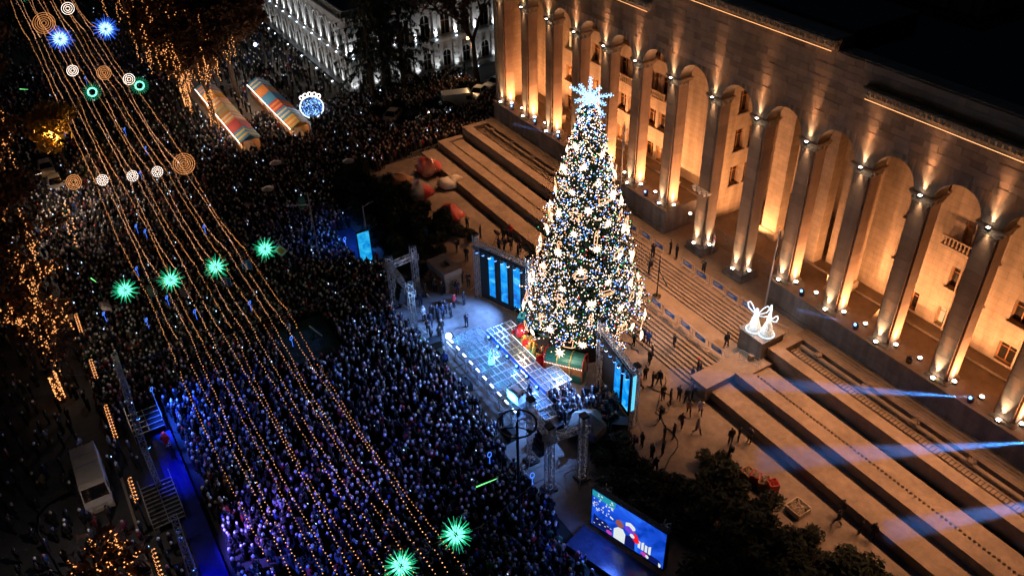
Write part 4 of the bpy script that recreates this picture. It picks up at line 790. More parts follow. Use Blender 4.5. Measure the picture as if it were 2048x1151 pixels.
for i, (x, y, lb, m) in enumerate([(66.3, -15.3, 'gold open wicker gift box at the lower right bushes, nearest the stairs', 'wood_warm'), (66.9, -15.1, 'red gift box frame second in the row by the lower right bushes', 'red_paint'), (67.6, -14.95, 'gold open wicker gift box in the middle of the row by the bushes', 'wood_warm'), (68.3, -14.8, 'tall red gift box at the end of the row by the bushes', 'red_paint'), (70.6, -14.5, 'white wire framed star decoration lying on the paving by the bushes', 'cream_paint')]):
    t = thing('gift_box_frame', lb, 'decoration', (x, y, .012), .4 * i); s = (.85, .7, .85, .7, 1.3)[i]; h = (.8, .9, .85, 1.1, .5)[i]; b = MB()
    for sx in (-1, 1): b.box((sx * s / 2 - .03, -s / 2, 0), (sx * s / 2 + .03, s / 2, h)); b.box((-s / 2, sx * s / 2 - .03, 0), (s / 2, sx * s / 2 + .03, h))
    b.build('sides', m, t); w = MB(); r_ = random.Random(i)
    for k in range(26): p = [Vector((r_.uniform(-s / 2, s / 2), r_.uniform(-s / 2, s / 2), h * r_.uniform(.7, 1.15))) for _ in range(2)]; w.tube(p[0], p[1], .018, None, 4)
    w.build('wire_tangle', 'cream_paint' if i != 3 else 'red_paint', t)
for i, (pts, lb) in enumerate([([(54, -13, 0), (57, -16.6, 0), (60.5, -17.2, 0), (62.5, -20.5, 0), (67, -20, 0), (71, -16.8, 0)], 'thick black cable snaking past the bushes at the lower right'), ([(50, -12.9, 0), (48.6, -12.8, 0), (47.6, -13.2, 0)], 'short cable curling from the tree to the steps'), ([(58, -17.6, 0), (57.2, -15.5, 0), (56.2, -14.2, 0), (53.5, -15.4, 0)], 'black cable looping right of the screen truss'), ([(33, -24.4, 0), (36.8, -26.6, 0), (39.6, -27.6, 0)], 'black cable ramp running to the stage left corner')]):
    b = MB(); q = []
    for a, c in zip(pts[:-1], pts[1:]):
        for k in range(6): v = Vector(a).lerp(Vector(c), k / 6); q.append(v + Vector((.12 * math.sin(k + i), .15 * math.sin(1.7 * k), .05)))
    b.path(q, .05 if i != 3 else .14, 5); tag(b.build('cable', 'black_plastic'), lb, 'cable')
tr = thing('camera_tripod', 'television camera on a black tripod at the foot of the left terrace', 'tripod', (27.4, -14.2, .012)); 
for k in range(3): a = 2 * PI * k / 3; MB().tube((0, 0, 1.4), (.6 * math.cos(a), .6 * math.sin(a), 0), .03, None, 5).build('leg', 'metal_dark', tr)
MB().cbox((0, 0, 1.6), (.7, .25, .32)).build('camera_body', 'black_plastic', tr); MB().tube((-.6, 0, 1.62), (-.3, 0, 1.62), .13, .1, 8).build('lens', 'black_plastic', tr)
# ================================================================ big screens
bs = thing('video_screen', 'big bright video screen showing people in costume at the lower right', 'video screen', (66.8, -27.6, 0), math.atan2(1.74, 5.72)); WS, HS = 6.0, 3.6
MB().box((-WS / 2 - .08, .02, 1.0), (WS / 2 + .08, .45, 1.2 + HS + .08)).build('cabinet', 'black_plastic', bs)
lattice(MB(), (-2.4, .9, .05), (-2.4, .9, 4.6), .45).build('truss_tower', 'metal_truss', bs); lattice(MB(), (2.4, .9, .05), (2.4, .9, 4.6), .45).build('truss_tower', 'metal_truss', bs)
screen_mat('video_blue', [(.0, .03, .32), (.01, .07, .6), (.02, .16, .85)], .55, 1.25, 2)
MB().quad((-WS / 2, .012, 1.2), (WS / 2, .012, 1.2), (WS / 2, .012, 1.2 + HS), (-WS / 2, .012, 1.2 + HS)).build('screen', 'video_blue', bs)
for nm, c, s in (('vid_white', (.75, .82, .8), 1.0), ('vid_skin', (.33, .10, .06), .9), ('vid_red', (.85, .01, .01), 1.1), ('vid_teal', (.02, .35, .45), .9), ('vid_navy', (.005, .01, .12), .8), ('vid_violet', (.16, .05, .7), 1.0), ('vid_pink', (.6, .06, .5), .9)): glow(nm, c, s, True)
def vid(name, m, poly, k):
    sx, sz = WS / 9.0, HS / 5.5
    MB().add([(-WS / 2 + x * sx, .012 - .004 * k, 1.2 + z * sz) for x, z in poly], [tuple(range(len(poly)))]).build(name, m, bs)
def blob(cx_, cz_, rx, rz_, n=12, w=.1, sd=0): return [(cx_ + rx * math.cos(2 * PI * k / n) * (1 + w * math.sin(3 * k + sd)), cz_ + rz_ * math.sin(2 * PI * k / n) * (1 + w * math.cos(2 * k + sd))) for k in range(n)]
vid('picture_shape', 'vid_teal', [(0, 4.6), (2.8, 4.4), (3.0, 5.48), (0, 5.48)], 1); r_ = random.Random(4)
for k in range(46): vid('picture_shape', 'vid_white', blob(.15 + r_.random() * 2.6, 2.6 + r_.random() * 2.7, .05 + .09 * r_.random(), .06 + .08 * r_.random(), 6, .2, k), 2)
vid('picture_shape', 'vid_navy', [(.2, .05), (2.7, .05), (2.6, 1.0), (1.8, 1.7), (1.0, 1.5), (.3, 1.9)], 1)
for k in range(7): vid('picture_shape', 'vid_white', blob(.4 + .35 * k, .4 + .9 * abs(math.sin(k * 1.7)), .12, .07, 7, .3, k), 2)
vid('picture_shape', 'vid_pink', blob(2.35, .35, .4, .3), 3); vid('picture_shape', 'vid_white', [(2.9, .05), (4.3, .05), (4.35, 1.6), (4.0, 2.2), (3.4, 2.1), (2.9, 1.5)], 2); vid('picture_shape', 'vid_navy', [(4.3, .05), (5.6, .05), (5.5, 1.4), (4.9, 1.9), (4.35, 1.6)], 2)
vid('picture_shape', 'vid_skin', blob(3.55, 2.75, .5, .55), 3); vid('picture_shape', 'vid_white', blob(4.85, 3.35, .62, .5), 2); vid('picture_shape', 'vid_violet', blob(4.7, 2.75, .5, .5), 3); vid('picture_shape', 'vid_red', [(5.2, 2.9), (5.75, 2.6), (6.1, 1.7), (5.7, 1.3), (5.25, 1.6), (5.5, 2.1)], 4); vid('picture_shape', 'vid_white', blob(5.15, 2.1, .3, .3), 3)
for k in range(4): vid('picture_shape', 'vid_white', [(5.9 + .42 * k, .9), (6.2 + .42 * k, .9), (6.2 + .42 * k, 2.0 + .25 * (k % 2)), (5.9 + .42 * k, 2.0)], 2)
vid('picture_shape', 'vid_navy', [(6.3, .02), (8.9, .02), (8.6, .9), (7.4, 1.0), (6.6, .8)], 1); vid('picture_shape', 'vid_pink', blob(6.75, .42, .42, .32), 2); vid('picture_shape', 'vid_white', blob(7.1, .35, .2, .25), 3); vid('picture_shape', 'vid_white', blob(8.6, .3, .16, .3, 8, .4), 3)
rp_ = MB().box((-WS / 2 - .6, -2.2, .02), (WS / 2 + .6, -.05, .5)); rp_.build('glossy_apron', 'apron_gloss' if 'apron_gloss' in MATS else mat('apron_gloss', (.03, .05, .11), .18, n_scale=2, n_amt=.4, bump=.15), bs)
ss = thing('side_screen', 'narrow tall cyan screen glowing at the crowd edge left of the stage', 'video screen', (22.6, -27.65, 0), 0)
MB().box((-.35, -.7, .25), (-.02, .7, 4.0)).build('cabinet', 'black_plastic', ss); MB().quad((-.005, -.66, .3), (-.005, .66, .3), (-.005, .66, 3.95), (-.005, -.66, 3.95)).build('screen', 'screen_teal', ss)
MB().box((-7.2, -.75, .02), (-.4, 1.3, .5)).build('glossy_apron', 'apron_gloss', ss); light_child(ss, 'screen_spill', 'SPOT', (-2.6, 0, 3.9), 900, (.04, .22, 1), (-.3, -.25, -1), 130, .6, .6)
lamp('screen_spill', 'SPOT', (66.4, -28.6, 3.4), 900, (.08, .2, 1), None, (65, -33, 0), 150, .7, .8)

# ================================================================ garlands of bulbs over the avenue
WX = [-104, -77, -50, -22.7, 4.3, 25.6, 37.0, 64.4, 84]           # cross wires
def wire_y(x): return 0
def garland_pt(i, x):
    y = -49.6 + i * .785 + .07 * math.sin(x * .13 + i * 1.7) + .025 * math.sin(x * .7 + i)
    for a, b in zip(WX[:-1], WX[1:]):
        if a <= x <= b:
            t = (x - a) / (b - a); sag = (.95 if b - a > 20 else .45) * (1 + .35 * math.sin(i * 2.3 + a)); return Vector((x, y + .25 * math.sin(PI * t) * math.sin(i * 3.1 + a), 8.25 - 4 * sag * t * (1 - t) + .03 * math.sin(x * 3 + i)))
for i in range(13):
    t = thing('light_garland', '%s string of warm bulbs from the left stretched along the avenue' % ORD[i], 'string lights', (0, -49.6 + i * .785, 8.0), 0, 'strings of bulbs over the avenue'); o = t.location
    w = MB(); bl = MB(); x = -100.0; prev = None; r_ = random.Random(i)
    while x < 72:
        p = garland_pt(i, x) - o
        if prev is not None: w.tube(prev, p, .012, None, 3, cap=False)
        prev = p; x += 1.0
    x = -100 + .2 * i
    while x < 72:
        if r_.random() > .04: p = garland_pt(i, x) - o; bl.octa(p - Vector((0, 0, .05)) + Vector((0, r_.uniform(-.035, .035), 0)), r_.uniform(.035, .052) * (.95 if x < -20 else 1))
        x += .33 if x > -20 else .42
    w.build('wire', 'black_plastic', t); bl.build('bulbs', 'bulb_amber' if i % 3 == 0 else 'bulb_warm', t, kind='stuff')
for i, x in enumerate(WX[1:-1]):
    b = MB(); q = [Vector((x + .35 * math.sin(k), -57 + 27.5 * k / 20, 8.9 - 1.4 * math.sin(PI * k / 20) ** .7 + .35)) for k in range(21)]; b.path(q, .014, 3); tag(b.build('span_wire', 'metal_bar'), 'thin wire spanning the avenue, %s from the far end, carrying the bulb strings' % ORD[i], 'wire', 'span wires over the avenue')
# ---------------------------------------------------------------- hanging ornaments
def burst(label, x, y, z, r, ms, n=64, group=None):
    t = thing('starburst_light', label, 'light ornament', (x, y, z), 0, group); s = MB(); g = MB(); r_ = random.Random(int(x * 7 + y))
    for k in range(n):
        zz = 1 - 2 * (k + .5) / n; a = k * 2.39996; q = math.sqrt(1 - zz * zz); d = Vector((q * math.cos(a), q * math.sin(a), zz)); l = r * r_.uniform(.78, 1.12); s.tube(d * r * .55, d * l, .022, .008, 4); g.tube(d * r * .22, d * r * .6, .026, .02, 4)
    s.build('spikes', ms[0], t); g.build('inner_spikes', ms[1], t); MB().ball((0, 0, 0), r * .1, 8).build('hub', 'metal_dark', t); MB().tube((0, 0, 0), (0, 0, 9.2 - z), .012, None, 3).build('hanger', 'metal_bar', t); return t
G1 = 'green starbursts over the avenue'
for x, y, z, lb in ((26.0, -51.0, 8.0, 'spiky green starburst light, leftmost of the middle row of four'), (26.7, -47.25, 8.0, 'spiky green starburst light, second from left in the middle row of four'), (26.9, -43.3, 8.0, 'spiky green starburst light, third from left in the middle row of four'), (26.5, -38.6, 8.0, 'spiky green starburst light, rightmost of the middle row, beside the diamond sign'), (64.6, -43.1, 8.0, 'spiky green starburst light at the bottom edge of the crowd'), (64.4, -39.3, 8.0, 'spiky green starburst light low right, near the bottom edge')): burst(lb, x, y, z, 1.15 if x < 50 else 1.1, ('green_glow', 'green_core'), group=G1)
for x, y, lb in ((-48.3, -45.6, 'round blue starburst light far up the avenue, the left one'), (-49, -38.9, 'round blue starburst light far up the avenue, the right one')): burst(lb, x, y, 8, 2.0, ('blue_glow', 'blue_core'), 80, 'blue starbursts up the avenue')
for x, y, lb in ((-77, -47.6, 'small green starburst at the top left corner of the view'), (-77, -40.8, 'small green starburst at the top edge among the strings')): burst(lb, x, y, 8.5, 1.7, ('green_glow', 'green_core'), 60, 'far green starbursts')
def rings(label, x, y, z, rad, n_r, m, dots=1.0, rim=None):
    t = thing('ring_light', label, 'light ornament', (x, y, z), 0, 'round light ornaments over the avenue'); b = MB(); nrm = Vector((.72, -.3, .62)).normalized(); a = nrm.orthogonal().normalized(); c = nrm.cross(a)
    fr = MB()
    for j in range(n_r):
        r = rad * (j + 1) / n_r; n = max(7, int(2 * PI * r / (.16 * dots)))
        for k in range(n): q = 2 * PI * k / n; b.octa((a * math.cos(q) + c * math.sin(q)) * r, .05)
        m_ = 18; fr.path([(a * math.cos(2 * PI * k / m_) + c * math.sin(2 * PI * k / m_)) * r for k in range(m_ + 1)], .015, 3)
    b.build('bulbs', m, t, kind='stuff'); fr.build('frame', 'metal_bar', t); MB().tube((0, 0, rad * .6), (0, 0, 9.2 - z), .012, None, 3).build('hanger', 'metal_bar', t)
rings('glowing disc of concentric amber rings beside the white car', 2.1, -51.5, 8, .78, 4, 'bulb_amber'); rings('largest glowing disc of concentric amber rings, right end of its row', 4.6, -40.5, 8, 1.15, 5, 'bulb_amber')
for k, (x, y) in enumerate(((3.4, -48.8), (4.3, -45.9), (4.8, -43.4))): rings('small white dotted disc light, %s from left between the two amber discs' % ORD[k], x, y, 8, .56, 3, 'bulb_white', 1.2)
rings('amber ringed disc light in the middle of the strings, upper avenue', -23.5 - 6, -42.7, 8, .95, 4, 'bulb_amber'); rings('small white disc light right of the amber disc, upper avenue', -25, -40.3, 8, .75, 3, 'bulb_white'); rings('small white disc light left of the amber disc, upper avenue', -33, -46.2, 8, .75, 3, 'bulb_white'); rings('large amber ringed disc light far up the avenue', -58, -46.6, 8, 1.7, 5, 'bulb_amber'); rings('small white disc light far up the avenue by the strings', -62, -42.3, 8.5, 1.0, 3, 'bulb_white'); rings('small white disc light far up the avenue, right of the strings', -72, -36.6, 8.5, 1.0, 3, 'bulb_white')
for x, y, lb in ((-23.2, -45.3, 'green ring light with fine spikes, left one in the upper avenue'), (-21.8, -39.6, 'green ring light with fine spikes, right one in the upper avenue')):
    t = thing('ring_light', lb, 'light ornament', (x, y, 8), 0, 'green ring lights'); b = MB(); nrm = Vector((.72, -.3, .62)).normalized(); a = nrm.orthogonal().normalized(); c = nrm.cross(a); b.path([(a * math.cos(2 * PI * k / 20) + c * math.sin(2 * PI * k / 20)) * .55 for k in range(21)], .1, 5); b.build('ring', 'green_core', t); s = MB()
    for k in range(24): d = a * math.cos(2 * PI * k / 24) + c * math.sin(2 * PI * k / 24); s.tube(d * .6, d * 1.2, .012, None, 3)
    s.build('spikes', 'green_glow', t)
for x, y, z, dx, dy, lb in ((21.5, -53.2, 7.5, 1.3, .3, 'bright green light tube left of the green starbursts'), (60.3, -35.6, 6.0, .3, 1.5, 'bright green light tube near the ring lamp post'), (-30, -53.2, 8, 1.4, .9, 'pale green light tube by the trees up the avenue')):
    t = thing('light_tube', lb, 'light', (x, y, z)); MB().tube((0, 0, 0), (dx, dy, .2), .05, .02, 6).build('tube', 'green_tube', t); MB().tube((0, 0, 0), (-.3, -.1, 0), .08, None, 6).build('cap', 'metal_dark', t)
# traffic signs hung on the span wire
def hung(label, x, y, z, m, arrow, rot, s=.95):
    t = thing('hanging_sign', label, 'sign', (x, y, z), rot); e = MB().box((-s / 2, -.02, -s / 2), (s / 2, .02, s / 2)).build('plate', m, t)
    MB().tube((0, 0, s / 2), (0, 0, 8.6 - z + .2), .012, None, 3).build('hanger', 'metal_bar', t)
    if arrow:
        ar = MB().box((-.05, -.035, -.32), (.05, -.022, .18)); ar.add([(-.16, -.03, .15), (.16, -.03, .15), (0, -.03, .38)], [(0, 1, 2)]); ar.build('arrow', 'sign_white', e)
        bo = MB()
        for a_, b_ in (((-.45, -.03, -.45), (.45, -.03, -.45)), ((.45, -.03, -.45), (.45, -.03, .45)), ((.45, -.03, .45), (-.45, -.03, .45)), ((-.45, -.03, .45), (-.45, -.03, -.45))): bo.tube(a_, b_, .015, None, 4)
        bo.build('border', 'sign_white', e)
    return t
hung('blue square sign with a white up arrow, hung right of the third starburst', 27.2, -40.7, 7.4, 'sign_blue', 1, .9); hung('blue square sign with a white up arrow, partly behind the third starburst', 28.4, -43.0, 7.1, 'sign_blue', 1, .9, .8)
for x, y, lb in ((26.6, -49.0, 'grey back of a square sign between the first two starbursts'), (28.2, -46.6, 'grey back of a square sign under the second starburst'), (26.4, -52.9, 'grey back of a diamond sign left of the starbursts')): hung(lb, x, y, 7.3, 'sign_grey', 0, .9, .9)
dm = thing('hanging_sign', 'white diamond sign with an orange centre, right of the starburst row', 'sign', (26.8, -37.3, 7.5), .9); q = MB(); s = .66; q.vprism([(-s, 0), (0, -s), (s, 0), (0, s)], -.02, .02); dp = q.build('plate', 'sign_white', dm); q = MB(); s = .42; q.vprism([(-s, 0), (0, -s), (s, 0), (0, s)], -.035, -.022); q.build('centre', 'sign_orange', dp); MB().tube((0, 0, .6), (0, 0, 1.3), .012, None, 3).build('hanger', 'metal_bar', dm)
# poles
rl = thing('ring_lamp_post', 'tall dark lamp post with a wide ring on three arms', 'lamp post', (61.9, -33.2, 0)); MB().tube((0, 0, 0), (0, 0, 12), .13, .09, 10).build('pole', 'metal_dark', rl)
b = MB(); b.path([(1.25 * math.cos(2 * PI * k / 36), 1.25 * math.sin(2 * PI * k / 36), 12.0) for k in range(37)], .07, 6); b.build('ring', 'metal_dark', rl)
for k in range(3): a = 2 * PI * k / 3 + .4; MB().tube((0, 0, 11.7), (1.25 * math.cos(a), 1.25 * math.sin(a), 12), .05, None, 6).build('arm', 'metal_dark', rl); MB().cbox((1.0 * math.cos(a), 1.0 * math.sin(a), 11.85), (.4, .22, .12), 0, a).build('lamp_head', 'metal_dark', rl)
tl = thing('traffic_light', 'tall post with a green traffic panel standing in the crowd near the blue screen', 'traffic light', (19.6, -31.8, 0)); MB().tube((0, 0, 0), (0, 0, 8.6), .1, .07, 8).build('post', 'metal_bar', tl); MB().tube((0, 0, 7.2), (-.1, -2.4, 7.8), .05, None, 6).build('arm', 'metal_bar', tl); MB().cbox((-.2, -.7, 7.6), (.25, .7, 1.3)).build('signal_panel', 'green_paint', tl)
tp2 = thing('camera_post', 'slender grey post beside the narrow cyan screen', 'post', (21.9, -27.0, 0)); MB().tube((0, 0, 0), (0, 0, 6.6), .1, .06, 8).build('post', 'metal_bar', tp2); MB().tube((0, 0, 6.4), (-.3, 1.0, 6.6), .04, None, 5).build('arm', 'metal_bar', tp2); MB().cbox((-.3, 1.1, 6.6), (.3, .4, .2)).build('camera_body', 'black_plastic', tp2)

# ================================================================ platforms and rigs in the avenue
fp = thing('mixing_platform', 'dark green carpeted camera platform in the middle of the crowd', 'platform', (32.5, -38.0, 0)); mat('carpet_green', (.012, .03, .024), .95, n_scale=1, n_amt=.4)
MB().box((-3.0, -2.5, .0), (3.1, 2.4, 1.0)).build('platform_body', 'black_cloth', fp); MB().box((-2.95, -2.45, 1.0), (3.05, 2.35, 1.03)).build('carpet', 'carpet_green', fp)
rl_ = MB()
for y in (-2.45, 2.35): rl_.tube((-2.9, y, 1.0), (-2.9, y, 1.9), .03, None, 5)
rl_.tube((-2.9, -2.45, 1.9), (-2.9, 2.35, 1.9), .03, None, 5); rl_.build('rail', 'metal_dark', fp)
ck = thing('camera_crane', 'television camera on a tripod on the dark platform in the crowd', 'camera', (33.6, -37.4, 1.03)); 
for k in range(3): a = 2 * PI * k / 3; MB().tube((0, 0, 1.3), (.55 * math.cos(a), .55 * math.sin(a), 0), .03, None, 5).build('leg', 'metal_dark', ck)
MB().tube((-.9, -.2, 1.5), (.9, .3, 1.35), .07, None, 6).build('camera_body', 'metal_bar', ck)
ln = thing('blue_runway', 'long blue lit runway left of the crowd', 'runway', (46.5, -52.4, 0)); mat('runway_blue', (.006, .015, .22), .5, n_scale=.8, n_amt=.3)
MB().box((-11.5, -.9, 0), (12, .7, .35)).build('runway_deck', 'runway_blue', ln)
for x0, x1, lb in ((30.5, 43.2, 'long silver lattice truss arm over the blue runway, the upper one'), (50.6, 62, 'long silver lattice truss arm at the bottom edge, over the blue runway')):
    t = thing('lattice_gantry', lb, 'truss', (x0, -53.9, 0)); q = lattice(MB(), (0, .3, 5.0), (x1 - x0, 0, 5.0), .42, r=.035).build('truss_beam', 'metal_truss', t)
    lattice(MB(), (x1 - x0 - .5, 0, .1), (x1 - x0 - .5, 0, 4.8), .35).build('truss_tower', 'metal_truss', t); lattice(MB(), (1.2, .25, .1), (1.2, .25, 4.8), .35).build('truss_tower', 'metal_truss', t)
for i, (x, aim, e, c) in enumerate([(35.2, (36, -49.5, 0), 7500, (.02, .10, 1)), (38.8, (41.5, -46.5, 0), 5000, (.05, .13, 1)), (42.4, (42, -52.4, 0), 1000, (.01, .04, 1)), (52.0, (51, -46.5, 0), 8000, (.16, .12, 1)), (55.0, (53.5, -52.2, 0), 1000, (.01, .04, 1)), (58.5, (56.5, -48.5, 0), 7000, (.03, .09, 1))]):
    o = thing('stage_lamp', 'blue lamp, %s along the truss arms over the runway' % ORD[i], 'stage lamp', (x, -53.6, 4.6), 0, 'lamps over the blue runway'); ob('housing', blamp, o); ob('lens', blens_b, o); light_child(o, 'blue_beam', 'SPOT', (0, .2, -.3), e, c, Vector(aim) - Vector((x, -53.6, 4.6)), 78, 1, .2)
def riser(label, x0, x1, y0, y1, h, n, m='metal_bar'):
    t = thing('metal_riser', label, 'platform', ((x0 + x1) / 2, (y0 + y1) / 2, 0), 0); w, d = (x1 - x0) / 2, (y1 - y0) / 2; f = MB()
    for k in range(n): f.box((-w + 2 * w * k / (n - 1) - .04, -d, h - .06), (-w + 2 * w * k / (n - 1) + .04, d, h))
    for y in (-d, 0, d): f.box((-w, y - .03, h - .12), (w, y + .03, h - .062))
    for sx in (-1, 1):
        for sy in (-1, 1): f.box((sx * w - .03, sy * d - .03, 0), (sx * w + .03, sy * d + .03, h + .9)); 
        f.box((-w, sx * d - .02, h + .85), (w, sx * d + .02, h + .9))
    f.build('frame', m, t); MB().box((-w, -d, h - .16), (w, d, h - .13)).build('deck', 'black_cloth', t)
riser('blue lit barred steel riser at the upper end of the runway', 33.6, 36.4, -54.4, -51.9, .9, 5); riser('barred steel ramp at the middle of the runway', 42.4, 46.8, -55.2, -52.9, .8, 11)
for i, (x0, x1) in enumerate(((19.4, 22.6), (27.2, 30.0), (34.0, 38.3), (43.2, 45.8), (50.7, 54.0))):
    t = thing('lit_post_arm', 'horizontal bar wrapped in amber bulbs, %s from the top along the left kerb' % ORD[i], 'light ornament', ((x0 + x1) / 2, -55.55, 0), 0, 'amber wrapped bars along the kerb'); w = (x1 - x0) / 2
    MB().tube((-w, 0, 3), (w, 0, 3), .06, None, 6).build('bar', 'metal_dark', t); MB().tube((w, 0, 0), (w, 0, 3), .07, None, 6).build('post', 'metal_dark', t); b = MB(); n = int(w * 2 / .055)
    for k in range(n): a = k * .9; b.octa((-w + 2 * w * k / n, .13 * math.cos(a), 3 + .13 * math.sin(a)), .042)
    b.build('bulbs', 'bulb_amber', t, kind='stuff')

# ================================================================ trees
def tube_tree(b, p, d, l, r, depth, r_, out, spread=.55):
    q = p + d * l; b.tube(p, q, r, r * .7, 6 if r > .08 else 4, cap=False); out.append((p, q, r))
    if depth:
        for k in range(3 if depth > 1 else 2):
            a = d.orthogonal().normalized(); a = Matrix.Rotation(k * 2.1 + r_.uniform(0, 2), 3, d) @ a; nd = (d + a * r_.uniform(.4, 1) * spread * 1.3 + Vector((0, 0, .12))).normalized(); tube_tree(b, q, nd, l * r_.uniform(.62, .85), r * .62, depth - 1, r_, out, spread)
def street_tree(label, x, y, h, seed, leaf=None, n_leaf=2500, bulbs=None, n_b=0, group=None, low=0, name='street_tree', lsize=.3, crown=None, bulb_h=(.5, 9), strands=0):
    r_ = random.Random(seed); t = thing(name, label, 'tree', (x, y, 0), 0, group); b = MB(); out = []
    tube_tree(b, Vector((0, 0, 0)), Vector((r_.uniform(-.06, .06), r_.uniform(-.06, .06), 1)).normalized(), h * .34, .05 + h * .022, 4, r_, out); b.build('trunk', 'bark', t)
    if leaf:
        rn = np.random.default_rng(seed); seg = [(p, q) for p, q, r in out if p.z > h * .38] ; k = rn.integers(0, len(seg), n_leaf); P0 = np.array([list(s[0]) for s in seg])[k]; P1 = np.array([list(s[1]) for s in seg])[k]; tt = rn.random((n_leaf, 1)); c = P0 + (P1 - P0) * tt + rn.normal(size=(n_leaf, 3)) * .45
        a = rn.normal(size=(n_leaf, 3)) * lsize; d = rn.normal(size=(n_leaf, 3)) * lsize; v = np.stack([c - a * .5, c + d * .5, c + a * .5, c - d * .4], 1).reshape(-1, 3); m = MB(); m.v = [tuple(q) for q in v]; m.f = [(4 * i, 4 * i + 1, 4 * i + 2, 4 * i + 3) for i in range(n_leaf)]; m.m = [0] * n_leaf; m.build('crown', leaf, t)
    if bulbs:
        m = MB(); segs = [s for s in out if s[2] > .03 and bulb_h[0] - 1 < s[0].z < bulb_h[1]]
        for i in range(n_b):
            p, q, r = r_.choice(segs[: max(3, len(segs) * 2 // 3)]) if r_.random() > .35 else out[0]; u = r_.random(); c = p.lerp(q, u); a = r_.random() * 2 * PI
            if not bulb_h[0] < c.z < bulb_h[1]: continue
            m.octa(c + Vector((math.cos(a), math.sin(a), r_.uniform(-.3, .3))) * (r * 1.15 + .05), r_.uniform(.04, .065))
        if strands:
            for p, q, r in r_.sample([s for s in out if s[0].z > 3.5], strands):
                for j in range(r_.randint(8, 22)): m.octa(q + Vector((r_.gauss(0, .12), r_.gauss(0, .12), .5 - j * .27)), r_.uniform(.05, .085))
        m.build('bulbs', bulbs, t, kind='stuff')
    return t
GL = 'trees wound with amber bulbs along the left kerb'
for i, (x, y, h, s, nl, nbu, lb) in enumerate([(-8.5, -59.4, 12, 1, 900, 900, 'amber lit tree left of the white car, at the left edge'), (-15, -58.4, 11, 2, 900, 420, 'amber lit tree just above the white car at the left edge'), (11.5, -58.4, 11, 3, 1200, 500, 'amber lit tree left of the green starbursts'), (19.3, -59.0, 11, 4, 1000, 620, 'amber lit tree below left of the starbursts'), (27.5, -58.8, 9, 5, 600, 620, 'amber lit tree at the left above the cream minibus'), (53.5, -58.6, 8, 6, 700, 230, 'amber lit tree at the bottom left corner')]): street_tree(lb, x, y, h, s, 'leaf_brown', nl, 'bulb_amber', nbu, GL, strands=6)
for i, (x, y, h, s, leaf, nl, lb) in enumerate([(-26, -58.5, 15, 11, 'leaf_brown', 4200, 'large dark brown leaved tree at the left edge, upper part'), (-42, -57, 15, 12, 'leaf_brown', 3600, 'dark tree at the top left corner of the view'), (-60, -56, 15, 13, 'leaf_brown', 3000, 'farthest dark tree on the left of the avenue'), (3.5, -61.0, 13, 14, 'leaf_brown', 3600, 'large dark brown tree at the left edge, lower part'), (-17.0, -51.2, 9.0, 15, 'leaf_yellow', 2200, 'tree with yellow leaves lit at the left of the avenue'), (14, -62.5, 12, 16, 'leaf_brown', 3000, 'dark tree at the left edge beside the starbursts')]): street_tree(lb, x, y, h, s, leaf, nl, name='leafy_tree', group='dark trees left of the avenue', lsize=.36)
for i, (x, y, h, s, nl, nbu, lb) in enumerate([(-20.5, -31.6, 16.5, 21, 6000, 420, 'dark brown tree between the two rows of market stalls, trunk lit'), (-28, -33.2, 13, 22, 2400, 900, 'tree hung with cascades of amber bulbs beside the market stalls'), (-36, -31.6, 15, 23, 4200, 900, 'brown tree hung with amber bulbs behind the market stalls'), (-48, -31.4, 15, 24, 3600, 800, 'amber lit tree farther up the avenue, right side'), (-62, -30.5, 15, 25, 3000, 700, 'farthest amber lit tree on the right of the avenue'), (-30, -25.6, 17, 26, 7000, 0, 'dark brown tree behind the right row of stalls'), (-46, -23.5, 17, 27, 6500, 0, 'dark tree by the white building, top of the view'), (-80, -31, 15, 28, 2600, 420, 'amber lit tree at the very end of the avenue')]): street_tree(lb, x, y, h, s, 'leaf_brown', nl, 'bulb_amber' if nbu else None, nbu, 'trees right of the avenue', lsize=.4, bulb_h=(.3, 11), strands=34 if nbu else 0)
street_tree('thick bare trunk of a plane tree before the white building', -14.2, 7.3, 19, 31, 'leaf_brown', 2200, None, 0, name='plane_tree', lsize=.36)
def conifer(label, x, y, h, seed):
    r_ = random.Random(seed); t = thing('conifer', label, 'tree', (x, y, 0), 0, 'dark conifers before the white building'); MB().tube((0, 0, 0), (.4, .2, h), .42, .06, 8).build('trunk', 'bark', t); m = MB(); tw = MB()
    for i in range(95):
        u = (i / 95); z = h * (.26 + .72 * u); l = (1 - u) * 7.0 * r_.uniform(.6, 1.1) + .7; a = i * 2.4; dr = Vector((math.cos(a), math.sin(a), 0)); tn = Vector((-math.sin(a), math.cos(a), 0)); p0 = Vector((.4 * u, .2 * u, z)); p1 = p0 + dr * l + Vector((0, 0, -l * r_.uniform(.15, .4))); tw.tube(p0, p1, .06, .015, 4, cap=False)
        for k in range(17):
            q = p0.lerp(p1, .2 + .8 * r_.random()); s = r_.uniform(.35, .8); sd = (tn * r_.uniform(-1, 1) + dr * r_.uniform(0, .6)) * s; m.add([q, q + sd + Vector((0, 0, -.1)), q + sd * .6 + Vector((r_.uniform(-.2, .2), r_.uniform(-.2, .2), -s * 1.1))], [(0, 1, 2)])
    tw.build('branches', 'bark', t); m.build('crown', 'conifer_green', t)
conifer('tall dark drooping conifer before the corner of the white building', -16.2, -9.4, 21, 3); conifer('tall dark drooping conifer right of the building corner', -16.4, -4.2, 22, 5); conifer('slimmer dark conifer behind the other two, against the white facade', -18.0, -6.6, 15, 8)

